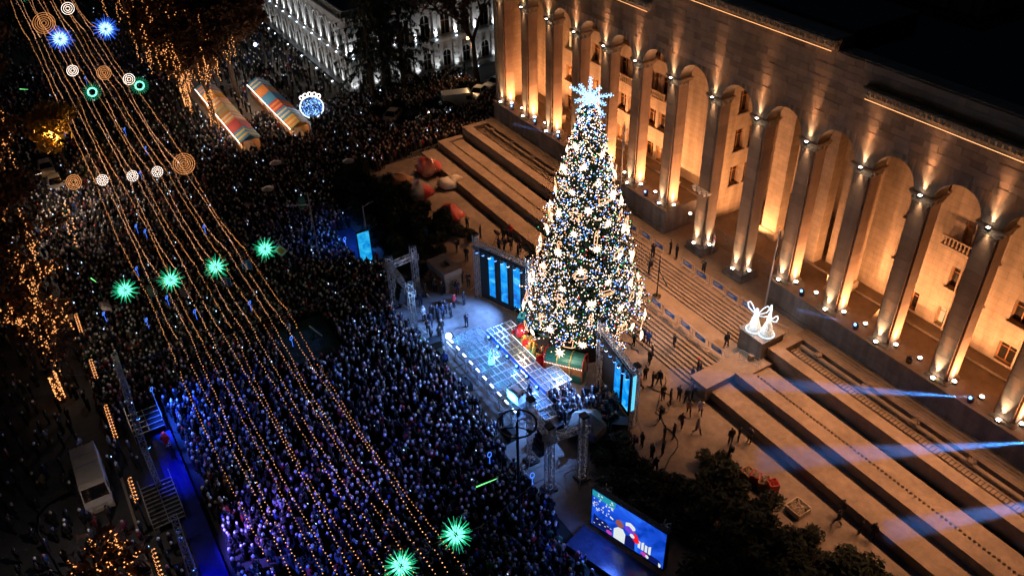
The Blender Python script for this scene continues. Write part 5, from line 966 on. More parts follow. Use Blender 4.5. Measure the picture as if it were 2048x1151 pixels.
# ================================================================ white neoclassical building with its own small uplights
wb = thing('white_building', 'white two storey neoclassical corner building with lit rustic piers', 'building', (-20, -11, 0))
def wbp(mb, name, m, parent=None): mb.v = [(x + 20, y + 11, z) for x, y, z in mb.v]; return mb.build(name, m, parent or wb)
wbp(MB().box((-90, -10.4, 0), (-20.6, 40, 12.4)), 'wall', 'white_plaster'); wbp(MB().box((-90, -10.4, 12.4), (-20.6, 40, 12.6)), 'roof', 'roof_dark')
stone_me = MB().box((-.42, -.16, 0), (.42, .16, .40)).mesh('rustic_block', 'white_stone'); wlight = MB().lathe((0, 0, 0), [(.1, 0), (.13, .08), (.02, .14)], 8).mesh('facade_lamp', 'lamp_cool')
arch_f = MB(); 
def arch_win(w, h):
    pts = [(-w / 2, 0), (w / 2, 0), (w / 2, h - w / 2)] + [(w / 2 * math.cos(PI * k / 10), h - w / 2 + w / 2 * math.sin(PI * k / 10)) for k in range(1, 10)] + [(-w / 2, h - w / 2)]
    f = MB(); o_ = [(x * 1.22, z * 1.05) for x, z in pts]; n = len(pts)
    f.add([(x, -.12, z) for x, z in pts] + [(x, -.12, z) for x, z in o_] + [(x, .1, z) for x, z in pts] + [(x, .0, z) for x, z in o_], [(k, (k + 1) % n, n + (k + 1) % n, n + k) for k in range(n)] + [(k, 2 * n + k, 2 * n + (k + 1) % n, (k + 1) % n) for k in range(n)] + [(n + k, n + (k + 1) % n, 3 * n + (k + 1) % n, 3 * n + k) for k in range(n)])
    g = MB().add([(x, .06, z) for x, z in pts], [tuple(range(n))]); b = MB().box((-.04, -.02, 0), (.04, .05, h)); b.box((-w / 2, -.02, h * .6), (w / 2, .05, h * .6 + .07)); return f.mesh('frame', 'white_stone'), g.mesh('pane', 'window_glass'), b.mesh('glazing_bar', 'white_plaster')
AF = arch_win(1.5, 3.4); LF = arch_win(1.3, 2.6); wlit = 0
def facade(along, fixed, a0, a1, step, face):
    """bays along x (along=0) or y (along=1) on the plane at `fixed`"""
    rz = 0 if along == 0 else PI / 2
    def at(a, out, z): return (a + 20, fixed - out + 11, z) if along == 0 else (fixed + out + 20, a + 11, z)
    def bx(a, b, o0, o1, z0, z1, name, m, par=wb):
        p, q = at(a, o0, z0), at(b, o1, z1); return MB().box([min(u, v) for u, v in zip(p, q)], [max(u, v) for u, v in zip(p, q)]).build(name, m, par)
    bx(a0, a1, -.3, .55, 5.3, 5.75, 'string_course', 'white_stone'); bx(a0, a1, -.3, .35, 5.75, 6.1, 'string_course', 'white_plaster'); bx(a0, a1, -.3, .3, 0, .8, 'plinth', 'white_stone')
    bx(a0, a1, -.3, .75, 11.2, 11.6, 'cornice', 'white_stone'); bx(a0, a1, -.3, 1.0, 11.6, 11.85, 'cornice', 'white_stone'); bx(a0, a1, -.3, .45, 10.4, 11.2, 'frieze', 'white_plaster')
    n = int((a1 - a0) / step)
    for k in range(n + 1):
        a = a0 + .6 + k * (a1 - a0 - 1.2) / n; p = ob('rustic_pier', None, wb, None, at(a, .12, .8), rz)
        for j in range(10):
            o = ob('rustic_block', stone_me, p, None, (.06 * (1 if j % 2 else -1), .03 * (j % 2), j * .445)); o.scale = (1.15 if j % 2 else .95, 1, 1)
        pl_ = MB().box((-.3, -.18, 0), (.3, .2, 3.9)); pl_.box((-.42, -.28, 3.6), (.42, .2, 4.15)); pl_.box((-.4, -.26, 0), (.4, .2, .35)); q = pl_.build('pilaster', 'white_stone', wb, loc=at(a, .2, 6.1), rz=rz)
        ob('facade_lamp', wlight, wb, None, at(a, .75, 5.78)); l = lamp('facade_uplight', 'SPOT', at(a, .75, 5.95), 520, (.86, .93, 1), None, Vector(at(a, .35, 10)), 80, .8, .1); l.parent = wb
        ob('facade_lamp', wlight, wb, None, at(a, .9, .1)); l = lamp('facade_uplight', 'SPOT', at(a, 1.0, .25), 420, (.86, .93, 1), None, Vector(at(a, .35, 5)), 75, .8, .1); l.parent = wb
        if k < n:
            c = a + (a1 - a0 - 1.2) / n / 2
            for (f, g, b), z in ((AF, 6.35), (LF, 1.3)):
                e = ob('window', f, wb, None, at(c, .42 if False else .3, z), rz); ob('pane', g, e); ob('glazing_bar', b, e)
            if k % 2: rg_ = MB(); rg_.lathe((0, 0, 0), [(.5, 0), (.5, .1), (.35, .12), (.3, .05)], 14); o = rg_.build('roundel', 'white_stone', wb, loc=at(c, .3, 10.75)); o.rotation_euler = (PI / 2, 0, rz)
    m = MB().lathe((0, 0, 0), [(.06, 0), (.11, .25), (.05, .55), (.09, .8)], 6).mesh('baluster', 'white_stone'); nb_ = int((a1 - a0) / .42)
    for k in range(min(nb_, 120)): ob('baluster', m, wb, None, at(a0 + .2 + k * .42, .5, 11.85))
    bx(a0, a1, .35, .65, 12.65, 12.85, 'balustrade_rail', 'white_stone')
facade(1, -20.6, -10.8, 32, 3.4, 1); facade(0, -10.4, -62, -20.2, 3.4, 1)
sl = thing('street_lamp', 'street lamp with a glowing orange bulb before the white building', 'street lamp', (-16.2, 6.2, 0)); MB().tube((0, 0, 0), (0, 0, 6.4), .09, .06, 8).build('pole', 'metal_dark', sl); MB().tube((0, 0, 6.3), (.5, .6, 6.7), .04, None, 5).build('arm', 'metal_dark', sl); MB().ball((.5, .6, 6.6), .22, 10).build('bulb', 'street_bulb', sl); lamp('street_light', 'SPOT', (-15.2, 6.6, 6.3), 1500, (1, .58, .26), None, (-8, 1.5, 0), 110, .8, .2)
sl2 = thing('street_lamp', 'street lamp with a white globe standing behind the market stalls', 'street lamp', (-37.5, -19.5, 0)); MB().tube((0, 0, 0), (0, 0, 4.6), .08, .05, 8).build('pole', 'metal_dark', sl2); MB().ball((0, 0, 4.8), .28, 10).build('bulb', 'lamp_cool', sl2); MB().cbox((0, 0, 4.5), (.3, .3, .1)).build('cap', 'metal_dark', sl2); lamp('street_light', 'POINT', (-37.5, -19.5, 5.3), 700, (.8, .9, 1), radius=.2)
sl3 = thing('street_lamp', 'street lamp hidden among the yellow leaves at the left', 'street lamp', (-14.4, -52.4, 0)); MB().tube((0, 0, 0), (0, 0, 6.2), .08, .05, 8).build('pole', 'metal_dark', sl3); MB().ball((0, 0, 6.3), .2, 8).build('bulb', 'street_bulb', sl3); lamp('street_light', 'POINT', (-14.4, -51.6, 7.0), 1600, (1, .62, .25), radius=.2)

for x, y, h, e, c, lb in ((-2.5, -56.9, 8.2, 3200, (1, .78, .6), 'tall curved street lamp at the left kerb beside the white car'), (26.5, -57.3, 8.2, 220, (1, .75, .55), 'tall curved street lamp at the left kerb beside the starbursts'), (47.5, -61.5, 8.0, 420, (1, .8, .65), 'added street lamp at the lower left, brightening the cream minibus')):  # the third lamp is an added one, there to brighten the minibus
    t = thing('street_lamp', lb, 'street lamp', (x, y, 0)); b = MB(); b.path([(0, 0, 0), (0, 0, h * .7), (.1, .5, h * .88), (.3, 1.3, h * .97), (.4, 2.2, h)], .09, 7); b.build('pole', 'metal_dark', t); MB().cbox((.45, 2.5, h - .02), (.3, .8, .14)).build('lamp_head', 'metal_dark', t); MB().cbox((.45, 2.5, h - .1), (.2, .6, .03)).build('lens', 'lamp_white', t)
    l = light_child(t, 'street_light', 'SPOT', (.45, 2.5, h - .2), e, c, (0, .1, -1), 140, .5, .2)

# ================================================================ market stalls
def stall(label, x, y, m1, m2, w=3.0, dpt=2.3):
    t = thing('market_stall', label, 'market stall', (x, y, 0), 0, 'wooden market stalls beside the avenue'); p = MB()
    for sx in (-1, 1):
        for sy in (-1, 1): MB().box((sx * w / 2 - .05, sy * dpt / 2 - .05, 0), (sx * w / 2 + .05, sy * dpt / 2 + .05, 2.2)).build('post', 'wood_warm', t)
    MB().box((-w / 2, -dpt / 2 - .15, 0), (w / 2, -dpt / 2 + .35, 1.0)).build('counter', 'wood_warm', t); MB().box((-w / 2, dpt / 2 - .06, 0), (w / 2, dpt / 2, 2.2)).build('back_panel', 'wood_warm', t); n = 5
    for k in range(n):
        a, b = -w / 2 - .1 + (w + .2) * k / n, -w / 2 - .1 + (w + .2) * (k + 1) / n; r = MB()
        r.add([(a, -dpt / 2 - .35, 2.15), (b, -dpt / 2 - .35, 2.15), (b, 0, 2.95), (a, 0, 2.95), (a, dpt / 2 + .3, 2.15), (b, dpt / 2 + .3, 2.15)], [(0, 1, 2, 3), (3, 2, 5, 4)]); r.build('roof_strip', m1 if k % 2 == 0 else m2, t)
    MB().add([(w / 2, -dpt / 2, 2.2), (w / 2, dpt / 2, 2.2), (w / 2, 0, 2.9)], [(0, 1, 2)]).build('gable', m1, t)
    b = MB()
    for k in range(14): b.octa((-w / 2 + k * w / 13, -dpt / 2 - .38, 2.1), .06)
    b.build('bulbs', 'bulb_white', t, kind='stuff'); l = lamp('stall_light', 'POINT', (.3, -.3, 1.95), 55, (1, .72, .42), radius=.1); l.parent = t; l2 = lamp('stall_light', 'POINT', (0, -2.2, 3.6), 90, (1, .82, .66), radius=.2); l2.parent = t
cA = [('stall_blue', 'stall_cream', 'pale blue'), ('stall_orange', 'stall_orange', 'orange'), ('stall_blue', 'stall_blue', 'blue'), ('stall_red', 'stall_orange', 'red'), ('stall_blue', 'stall_cream', 'blue striped'), ('stall_yellow', 'stall_orange', 'yellow and orange')]
for i, (a, b, w) in enumerate(cA): stall('stall with %s roof, %s from the far end, right row' % (w, ORD[i]), -27.3 + i * 3.15, -22.6, a, b)
cB = [('stall_blue', 'stall_orange', 'blue and orange'), ('stall_orange', 'stall_yellow', 'orange'), ('stall_orange', 'stall_cream', 'orange striped'), ('stall_yellow', 'stall_cream', 'yellow striped'), ('stall_orange', 'stall_cream', 'pale orange'), ('stall_red', 'stall_red', 'red'), ('stall_blue', 'stall_yellow', 'blue and yellow striped')]
for i, (a, b, w) in enumerate(cB): stall('stall with %s roof, %s from the far end, left row' % (w, ORD[i]), -30.2 + i * 3.15, -29.6, a, b)
gl = thing('globe_ornament', 'large round blue and white light ornament with scrolls on top, by the stalls', 'light ornament', (-15.8, -18.9, 0), 1.265)
b = MB(); b.path([(1.62 * math.cos(2 * PI * k / 32), 0, 1.9 + 1.62 * math.sin(2 * PI * k / 32)) for k in range(33)], .09, 6); b.build('rim', 'angel_glow', gl); b = MB(); b2 = MB(); r_ = random.Random(2)
for k in range(330):
    q = 1.5 * math.sqrt(r_.random()); a = r_.random() * 2 * PI; (b if r_.random() < .45 else b2).octa((q * math.cos(a), r_.uniform(-.1, .1), 1.9 + q * math.sin(a)), r_.uniform(.04, .08))
b.build('bulbs', 'ice_glow', gl, kind='stuff'); b2.build('bulbs', 'bead_blue', gl, kind='stuff')
for k in range(5): a = PI / 2 + (k - 2) * .33; c = Vector((1.95 * math.cos(a), 0, 1.9 + 1.95 * math.sin(a))); MB().path([c + Vector((.27 * math.cos(2 * PI * j / 12), 0, .27 * math.sin(2 * PI * j / 12))) for j in range(13)], .05, 5).build('scroll', 'bulb_white', gl)
MB().box((-1.2, -.4, 0), (1.2, .4, .3)).build('base', 'metal_dark', gl); lamp('globe_light', 'POINT', (-14.6, -19.6, 2.2), 220, (.75, .87, 1), radius=.8)

# ================================================================ vehicles
def wheel(par, x, y, r=.32):
    w = ob('wheel', None, par, None, (x, y, r)); MB().tube((0, -.1, 0), (0, .1, 0), r, None, 14).build('tyre', 'tyre', w); MB().tube((0, -.115, 0), (0, .115, 0), r * .6, None, 10).build('rim', 'metal_bar', w)
def car(label, x, y, rz, paint, lit=False, z=.0):
    t = thing('parked_car', label, 'car', (x, y, z + .01), rz); W = .88
    secs = [(-2.15, .35, .62, .80), (-2.05, .32, .84, .86), (-1.0, .30, .92, .88), (.9, .30, .95, .88), (1.9, .32, .98, .86), (2.15, .38, .80, .8)]
    b = MB(); vs = []
    for xx, z0, z1, w in secs: vs += [(xx, -w, z0), (xx, w, z0), (xx, w, z1 * .8), (xx, w * .92, z1), (xx, -w * .92, z1), (xx, -w, z1 * .8)]
    fs = [tuple(range(5, -1, -1)), tuple(range(30, 36))]
    for i in range(5):
        for k in range(6): fs.append((i * 6 + k, i * 6 + (k + 1) % 6, (i + 1) * 6 + (k + 1) % 6, (i + 1) * 6 + k))
    b.add(vs, fs).build('body', paint, t, smooth=False)
    c = MB(); c.add([(-1.0, -.8, .90), (-1.0, .8, .90), (1.7, .8, .95), (1.7, -.8, .95), (-.25, -.62, 1.42), (-.25, .62, 1.42), (1.05, .62, 1.42), (1.05, -.62, 1.42)], [(0, 4, 5, 1), (3, 2, 6, 7), (0, 3, 7, 4), (1, 5, 6, 2)]); c.build('windows', 'car_glass', t)
    MB().add([(-.28, -.64, 1.43), (-.28, .64, 1.43), (1.08, .64, 1.43), (1.08, -.64, 1.43), (-.2, -.56, 1.47), (-.2, .56, 1.47), (1.0, .56, 1.47), (1.0, -.56, 1.47)], [(0, 1, 5, 4), (1, 2, 6, 5), (2, 3, 7, 6), (3, 0, 4, 7), (4, 5, 6, 7)]).build('roof', paint, t)
    pr_ = MB()
    for s in (-1, 1):
        for a_, c_ in (((-1.0, .8, .9), (-.25, .62, 1.42)), ((.4, .8, .93), (.4, .62, 1.42)), ((1.7, .8, .95), (1.05, .62, 1.42))): pr_.tube((a_[0], s * a_[1], a_[2]), (c_[0], s * c_[1], c_[2]), .035, None, 4)
    pr_.build('pillars', paint, t)
    for xx in (-1.35, 1.35):
        for s in (-1, 1): wheel(t, xx, s * .82)
    for s in (-1, 1): MB().cbox((-2.1, s * .6, .66), (.12, .34, .14)).build('headlight', 'lamp_white' if lit else 'sign_white', t); MB().cbox((2.1, s * .62, .75), (.1, .3, .14)).build('tail_light', 'red_paint', t); MB().cbox((-.75, s * .95, .98), (.14, .18, .12)).build('mirror', paint, t)
car('white hatchback with dark windscreen among the crowd at the left', -15.2, -53.2, PI, 'car_white'); car('white car parked behind the white van near the building', -9.4, 4.6, 2.2, 'car_white'); car('white car half hidden by the first pillar of the arcade', -11.2, 8.8, 1.9, 'car_white')
car('dark car with one headlight lit beside the white van', -7.4, -2.6, 1.9, 'car_dark', True); car('dark car standing in the crowd below the conifers', -6.6, -8.2, 2.1, 'car_dark'); car('light grey car half buried in the crowd below the conifers', -9.2, -9.6, 2.3, 'cream_paint'); car('grey car under the yellow leaved tree at the left', -20.5, -53.6, PI, 'cream_paint')
def van(label, x, y, rz, L, W, H_, paint, ribs=False, blue_end=False):
    t = thing('parked_van', label, 'van', (x, y, .01), rz); h = L / 2; w = W / 2
    side = [(-h, .35), (h, .35), (h, H_ - .12), (h - .1, H_), (-h + 1.25, H_), (-h + .95, H_ - .1), (-h + .35, 1.25), (-h, 1.1)]; n = len(side)
    b = MB(); vs = [(px, -w * (.94 if pz > H_ - .2 else 1), pz) for px, pz in side] + [(px, w * (.94 if pz > H_ - .2 else 1), pz) for px, pz in side]; b.add(vs, [tuple(range(n)), tuple(range(2 * n - 1, n - 1, -1))] + [(n + k, n + (k + 1) % n, (k + 1) % n, k) for k in range(n)]).build('body', paint, t)
    MB().add([(-h + .42, -w * .9, 1.35), (-h + .42, w * .9, 1.35), (-h + .90, w * .86, H_ - .2), (-h + .90, -w * .86, H_ - .2)], [(0, 3, 2, 1)]).build('windscreen', 'car_glass', t).location = (-.02, 0, .02)
    for s in (-1, 1):
        MB().box((-h + .95, s * (w + .004) - .002, 1.3), (-h + 1.75, s * (w + .004) + .002, H_ - .4)).build('door_window', 'car_glass', t)
        MB().cbox((-h - .02, s * w * .72, .85), (.08, .3, .22)).build('headlight', 'sign_white', t); MB().cbox((-h + .7, s * (w + .14), 1.5), (.12, .2, .34)).build('mirror', 'black_plastic', t)
        for xx in (-h + .9, h - 1.0): wheel(t, xx, s * (w - .1), .36)
    if ribs:
        for k in range(9): MB().box((-h + 1.3, -w * .82 + k * w * .2, H_), (h - .15, -w * .82 + k * w * .2 + .05, H_ + .03)).build('roof_rib', paint, t)
        MB().box((-h + 3.2, -w * .8, H_ + .005), (-h + 3.35, w * .8, H_ + .035)).build('roof_seam', 'sign_grey', t); MB().box((-h + 4.4, -w * .8, H_ + .005), (-h + 4.5, w * .8, H_ + .035)).build('roof_seam', 'sign_grey', t)
        MB().box((-h + .5, -.35, 1.0), (-h + .53, .35, 1.12)).build('number_plate', 'sign_white', t).location = (-.52, 0, -.3)
    if blue_end: MB().box((h + .002, -w * .9, .5), (h + .012, w * .9, H_ - .2)).build('rear_panel', 'stall_blue', t)
    return t
van('cream ribbed roof minibus parked in the dark crowd at the lower left', 39.7, -58.1, PI, 5.7, 1.95, 2.4, 'cream_paint', ribs=True)
van('white box van with a blue rear door beside the crowd near the pillars', -7.8, .6, PI + 1.25, 5.2, 2.0, 2.3, 'car_white', blue_end=True)
for i, (x, y, lb) in enumerate([(4.0, -32.0, 'pale open umbrella in the crowd left of the bushes'), (2.8, -21.2, 'pale open umbrella in the crowd behind the bushes'), (-2, -29, 'pale open umbrella at the crowd near the stalls')]):
    t = thing('umbrella', lb, 'umbrella', (x, y, 0)); MB().tube((0, 0, .9), (.1, 0, 2.15), .02, None, 5).build('handle', 'metal_bar', t); c = MB(); c.add([(.1, 0, 2.3)] + [(.1 + .8 * math.cos(2 * PI * k / 8), .8 * math.sin(2 * PI * k / 8), 2.0) for k in range(8)], [(0, k + 1, (k + 1) % 8 + 1) for k in range(8)]); c.build('canopy', 'cream_paint', t)
r_ = random.Random(8)
gb_spots = [(155, 262), (170, 205), (244, 237), (294, 270), (177, 283), (233, 391), (250, 400), (215, 440), (390, 413), (333, 522), (285, 503), (144, 550), (222, 545), (533, 605), (455, 522), (273, 742), (955, 895), (1060, 948), (692, 503), (700, 500)]
for i, (x, y) in enumerate([(-31.5, -48.6), (-45.5, -44.2), (-22.3, -43.0), (-14.7, -41.9), (-26.8, -50.0), (4.9, -47.2), (6.6, -46.6), (13.7, -49.0), (9.3, -40.9), (24.4, -45.9), (20.6, -47.6), (19.9, -53.3), (23.2, -50.1), (33.4, -39.6), (26.0, -41.1), (33.4, -51.9), (55.4, -31.8), (58.9, -30.2), (20.5, -29.0), (-8.0, -44.0)]):
    t = thing('light_balloon', 'blue glowing balloon on a stick in the crowd, one of many', 'balloon', (x, y, 0), 0, 'blue glowing balloons in the crowd'); MB().tube((0, 0, 1.5), (0, 0, 2.3), .015, None, 4).build('stick', 'blue_glow', t); b = MB(); n = 14
    for k in range(n): b.tube((.19 * math.cos(2 * PI * k / n), .19 * math.sin(2 * PI * k / n) * .7, 2.5 + .15 * math.sin(2 * PI * k / n)), (.19 * math.cos(2 * PI * (k + 1) / n), .19 * math.sin(2 * PI * (k + 1) / n) * .7, 2.5 + .15 * math.sin(2 * PI * (k + 1) / n)), .03, None, 4)
    b.build('ring', 'bead_blue', t)

# ================================================================ people
def body_mesh(name, pose):
    """one continuous skinned figure, 1.75 m tall, facing +y; slots: coat, trousers, skin, hair, shoe"""
    J = {'pel': (0, 0, .96), 'wai': (0, 0, 1.12), 'che': (0, .01, 1.32), 'nek': (0, .01, 1.50), 'hd0': (0, .03, 1.58), 'hd1': (0, .03, 1.68), 'hd2': (0, .01, 1.74)}
    rad = {'pel': (.165, .13), 'wai': (.16, .125), 'che': (.185, .14), 'nek': (.07, .07), 'hd0': (.082, .095), 'hd1': (.092, .105), 'hd2': (.06, .07)}
    for s, n in ((-1, 'l'), (1, 'r')):
        J['sh' + n] = (s * .19, 0, 1.43); rad['sh' + n] = (.085, .085); J['hi' + n] = (s * .1, 0, .88); rad['hi' + n] = (.115, .12)
        el, wr = pose.get('arm' + n, ((s * .26, -.02, 1.14), (s * .25, .06, .90))); J['el' + n] = el; J['wr' + n] = wr; rad['el' + n] = (.062, .062); rad['wr' + n] = (.048, .048)
        d = (Vector(wr) - Vector(el)).normalized() * .09; J['ha' + n] = tuple(Vector(wr) + d); rad['ha' + n] = (.042, .05)
        kn, an = pose.get('leg' + n, ((s * .11, .02, .50), (s * .12, -.01, .09))); J['kn' + n] = kn; J['an' + n] = an; rad['kn' + n] = (.08, .08); rad['an' + n] = (.055, .06)
        J['to' + n] = (an[0] + s * .02, an[1] + .16, max(.045, an[2] - .045)); rad['to' + n] = (.05, .04)
    ed = [('pel', 'wai'), ('wai', 'che'), ('che', 'nek'), ('nek', 'hd0'), ('hd0', 'hd1'), ('hd1', 'hd2')]
    for n in 'lr': ed += [('che', 'sh' + n), ('sh' + n, 'el' + n), ('el' + n, 'wr' + n), ('wr' + n, 'ha' + n), ('pel', 'hi' + n), ('hi' + n, 'kn' + n), ('kn' + n, 'an' + n), ('an' + n, 'to' + n)]
    ks = list(J); me = bpy.data.meshes.new(name); me.from_pydata([J[k] for k in ks], [(ks.index(a), ks.index(b)) for a, b in ed], [])
    o = bpy.data.objects.new(name, me); COL.objects.link(o); md = o.modifiers.new('skin', 'SKIN'); md.use_smooth_shade = True
    sv = me.skin_vertices[0].data
    for i, k in enumerate(ks): sv[i].radius = rad[k]; sv[i].use_root = (k == 'pel')
    sb_ = o.modifiers.new('sub', 'SUBSURF'); sb_.levels = 1; sb_.render_levels = 1
    dg = bpy.context.evaluated_depsgraph_get(); ev = o.evaluated_get(dg); m2 = bpy.data.meshes.new_from_object(ev); m2.name = name
    bpy.data.objects.remove(o)
    m2.materials.clear()
    for k in ('coat', 'trousers', 'skin', 'hair', 'shoe'): m2.materials.append(MATS[k])
    hl, hr = Vector(J['hal']), Vector(J['har']); cl = pose.get('coat', .78)
    for p in m2.polygons:
        c = p.center; mi = 0
        if c.z > 1.52: mi = 2 if (c.y > .055 and c.z < 1.70) or c.z < 1.56 else 3
        if (c - hl).length < .1 or (c - hr).length < .1: mi = 2
        elif c.z < .12: mi = 4
        elif c.z < cl and abs(c.x) < .32 and mi == 0: mi = 1
        p.material_index = mi
    m2.polygons.foreach_set('use_smooth', [True] * len(m2.polygons)); return m2
POSES = {'stand': {}, 'longcoat': {'coat': .45, 'arml': ((-.27, -.03, 1.15), (-.2, .1, .98)), 'armr': ((.27, -.03, 1.15), (.2, .1, .98))},
 'walk': {'legl': ((-.1, .22, .54), (-.1, .30, .10)), 'legr': ((.1, -.02, .50), (.1, -.34, .14)), 'arml': ((-.26, -.14, 1.16), (-.25, -.1, .92)), 'armr': ((.26, .12, 1.16), (.25, .26, .98))},
 'photo': {'arml': ((-.27, .16, 1.28), (-.08, .34, 1.55)), 'armr': ((.27, .16, 1.28), (.08, .34, 1.55))}, 'fold': {'arml': ((-.27, .02, 1.16), (.05, .22, 1.2)), 'armr': ((.27, .02, 1.16), (-.05, .22, 1.14))},
 'phone': {'arml': ((-.25, .02, 1.15), (-.12, .28, 1.22)), 'armr': ((.25, .02, 1.15), (.06, .28, 1.24))}, 'raise': {'arml': ((-.26, .1, 1.55), (-.16, .22, 1.86)), 'armr': ((.26, .1, 1.55), (.16, .22, 1.86))},
 'wide': {'legl': ((-.16, .05, .5), (-.24, .0, .09)), 'legr': ((.16, .05, .5), (.24, 0, .09))}, 'spread': {'arml': ((-.46, 0, 1.34), (-.68, .05, 1.3)), 'armr': ((.46, 0, 1.34), (.68, .05, 1.3))}}
BM = {k: body_mesh('person_' + k, v) for k, v in POSES.items()}
hatm = MB().lathe((0, .02, 1.66), [(.118, 0), (.118, .05), (.10, .11), (.05, .145), (.01, .15)], 10).mesh('hat', 'coat'); hoodm = MB().lathe((0, 0, 1.5), [(.16, 0), (.14, .1), (.135, .2), (.09, .28), (.01, .3)], 10).mesh('hood', 'coat')
bagm = MB().cbox((0, -.22, 1.22), (.32, .2, .45), 0, 0, .85).mesh('backpack', 'black_cloth')
CC = {'black': (.012, .012, .015), 'dark': (.025, .025, .03), 'navy': (.012, .02, .05), 'grey': (.11, .11, .115), 'red': (.5, .02, .02), 'white': (.62, .6, .58), 'beige': (.36, .26, .17), 'orange': (.55, .2, .04), 'blue': (.03, .09, .35), 'pink': (.55, .2, .25), 'green': (.05, .16, .07), 'brown': (.10, .05, .03)}
def person(label, x, y, z, rz, pose='stand', col='dark', hat=None, group=None, s=1.0, bag=False):
    c = CC[col]; t = tag(ob('person', BM[pose], None, None, (x, y, z), rz), label, 'person', group); t.color = (*c, 1); t.scale = (s, s, s)
    if hat: h = ob('hat' if hat != 'hood' else 'hood', hatm if hat != 'hood' else hoodm, t); h.color = (*(c if hat == 'hood' else CC[hat]), 1)
    if bag: ob('backpack', bagm, t)
    return t
GP = 'people on the steps and the plaza'
PL = [(42.03, -2.45, 2.6, 2.6, 'fold', 'black', None, 'guard in black standing left of a pair behind the barriers, upper landing'), (43.0, -2.5, 2.6, 2.8, 'stand', 'black', None, 'guard in black standing right of a pair behind the barriers, upper landing'), (46.6, -2.2, 2.6, 3.4, 'photo', 'dark', None, 'person in dark jacket with raised hands behind the upper barriers'),
 (41.2, -4.05, 2.3, .6, 'photo', 'black', None, 'photographer in black at the top of the upper steps near the tree'), (42.4, -5.45, 1.55, 2.2, 'phone', 'black', None, 'person in black part way down the upper steps near the tree'), (55.0, -7.0, 1.4, 4.6, 'wide', 'black', 'black', 'person in black cap standing beside the angel pedestal'),
 (48.96, -12.5, .012, 3.0, 'stand', 'black', None, 'person in black at the foot of the steps, left of three'), (49.35, -11.75, .31, 3.2, 'stand', 'navy', None, 'person in dark blue on the bottom step, middle of three'), (50.0, -11.7, .31, 3.6, 'longcoat', 'blue', None, 'person in blue jacket on the bottom step, right of three'), (51.44, -12.46, .012, 2.6, 'stand', 'black', 'white', 'person in black with white cap at the foot of the steps'), (51.85, -13.08, .012, 3.0, 'longcoat', 'black', 'white', 'person in long black coat just below the white capped one'), (51.9, -10.3, .62, 2.8, 'stand', 'black', None, 'lone person in black half way down the lower steps'),
 (55.6, -10.8, .47, 2.4, 'stand', 'black', 'red', 'person in black with red hat on the lower steps at the right'), (55.95, -11.7, .31, 2.8, 'stand', 'navy', None, 'person in navy left of the pair by the cheek wall'), (56.1, -11.0, .47, 2.2, 'stand', 'black', None, 'person in black right of the pair by the cheek wall')]
for i, (x, y) in enumerate(by_left([(56.07, -15.08), (56.79, -14.87), (56.86, -13.98), (57.47, -13.62), (57.36, -12.9), (54.28, -14.7), (54.49, -14.14), (53.32, -14.74)])): PL.append((x, y, .012, 1.5 + i, ('stand', 'longcoat', 'wide', 'fold')[i % 4], ('black', 'dark', 'navy', 'black')[i % 4], None, 'dark clad person, %s from the left in the loose group below the steps' % ORD[i]))
PL += [(59.18, -13.65, .012, .8, 'walk', 'white', None, 'person in white jacket walking below the steps at the right'), (58.7, -14.49, .012, .9, 'walk', 'beige', None, 'person in beige walking behind the white jacketed one'), (59.46, -15.98, .012, .5, 'walk', 'brown', None, 'person in brown striding across the plaza'), (60.66, -15.38, .012, 5.0, 'walk', 'grey', None, 'person in grey striding with legs wide apart across the plaza'), (54.0, -15.9, .012, 2.2, 'walk', 'orange', None, 'person in orange jacket near the right screen truss'), (57.85, -16.85, .012, 2.0, 'phone', 'black', None, 'person in black looking at a lit phone right of the screen truss'),
 (60.07, -17.31, .012, 2.0, 'stand', 'black', None, 'person in black by the right bushes, nearest the plaza'), (59.77, -18.06, .012, 2.6, 'longcoat', 'dark', None, 'person in dark long coat near the right bushes'), (60.96, -19.22, .012, 2.0, 'stand', 'navy', None, 'person in navy among the right bushes'), (60.77, -20.18, .012, 3.0, 'stand', 'black', None, 'person in black half in the right bushes'), (62.0, -20.86, .012, 1.0, 'walk', 'dark', None, 'person walking in dark clothes through the right bushes'), (59.28, -20.8, .012, 2.4, 'phone', 'black', 'orange', 'person in black with orange cap beside the grey tent'), (59.33, -20.0, .012, 3.0, 'longcoat', 'black', None, 'person in long black coat beside the orange capped one'), (56.3, -21.5, .012, .4, 'stand', 'black', 'red', 'person in black with red hood right of the grey tent'),
 (62.97, -13.89, .012, 1.2, 'stand', 'black', None, 'firefighter in dark kit, left of three on the lower right plaza'), (63.06, -13.05, .012, 2.2, 'wide', 'dark', None, 'firefighter in dark kit, middle of three on the lower right plaza'), (63.72, -12.55, .012, 3.2, 'fold', 'grey', None, 'firefighter with pale bands, right of three on the lower right plaza'), (64.08, -15.12, .012, 2.0, 'longcoat', 'black', None, 'lone person in long dark coat beside the lower right bushes'),
 (73.06, -13.15, .012, 2.0, 'walk', 'black', None, 'person carrying a bag, leftmost at the lower right terrace foot'), (72.61, -12.2, .012, 2.8, 'stand', 'dark', None, 'dark person against the terrace wall at the lower right'), (74.43, -12.4, .012, 2.0, 'stand', 'black', None, 'dark person standing by a mat at the lower right'), (75.2, -12.0, .012, 3.0, 'stand', 'dark', None, 'rightmost dark person at the foot of the right terrace')]
BL = [(25.0, -15.02), (23.37, -19.45), (26.11, -18.62), (28.16, -18.53), (28.98, -13.49), (30.4, -13.49), (26.96, -13.2), (28.67, -14.13), (28.28, -14.6), (27.42, -12.9), (26.84, -12.2), (29.95, -12.94), (22.53, -15.29)]
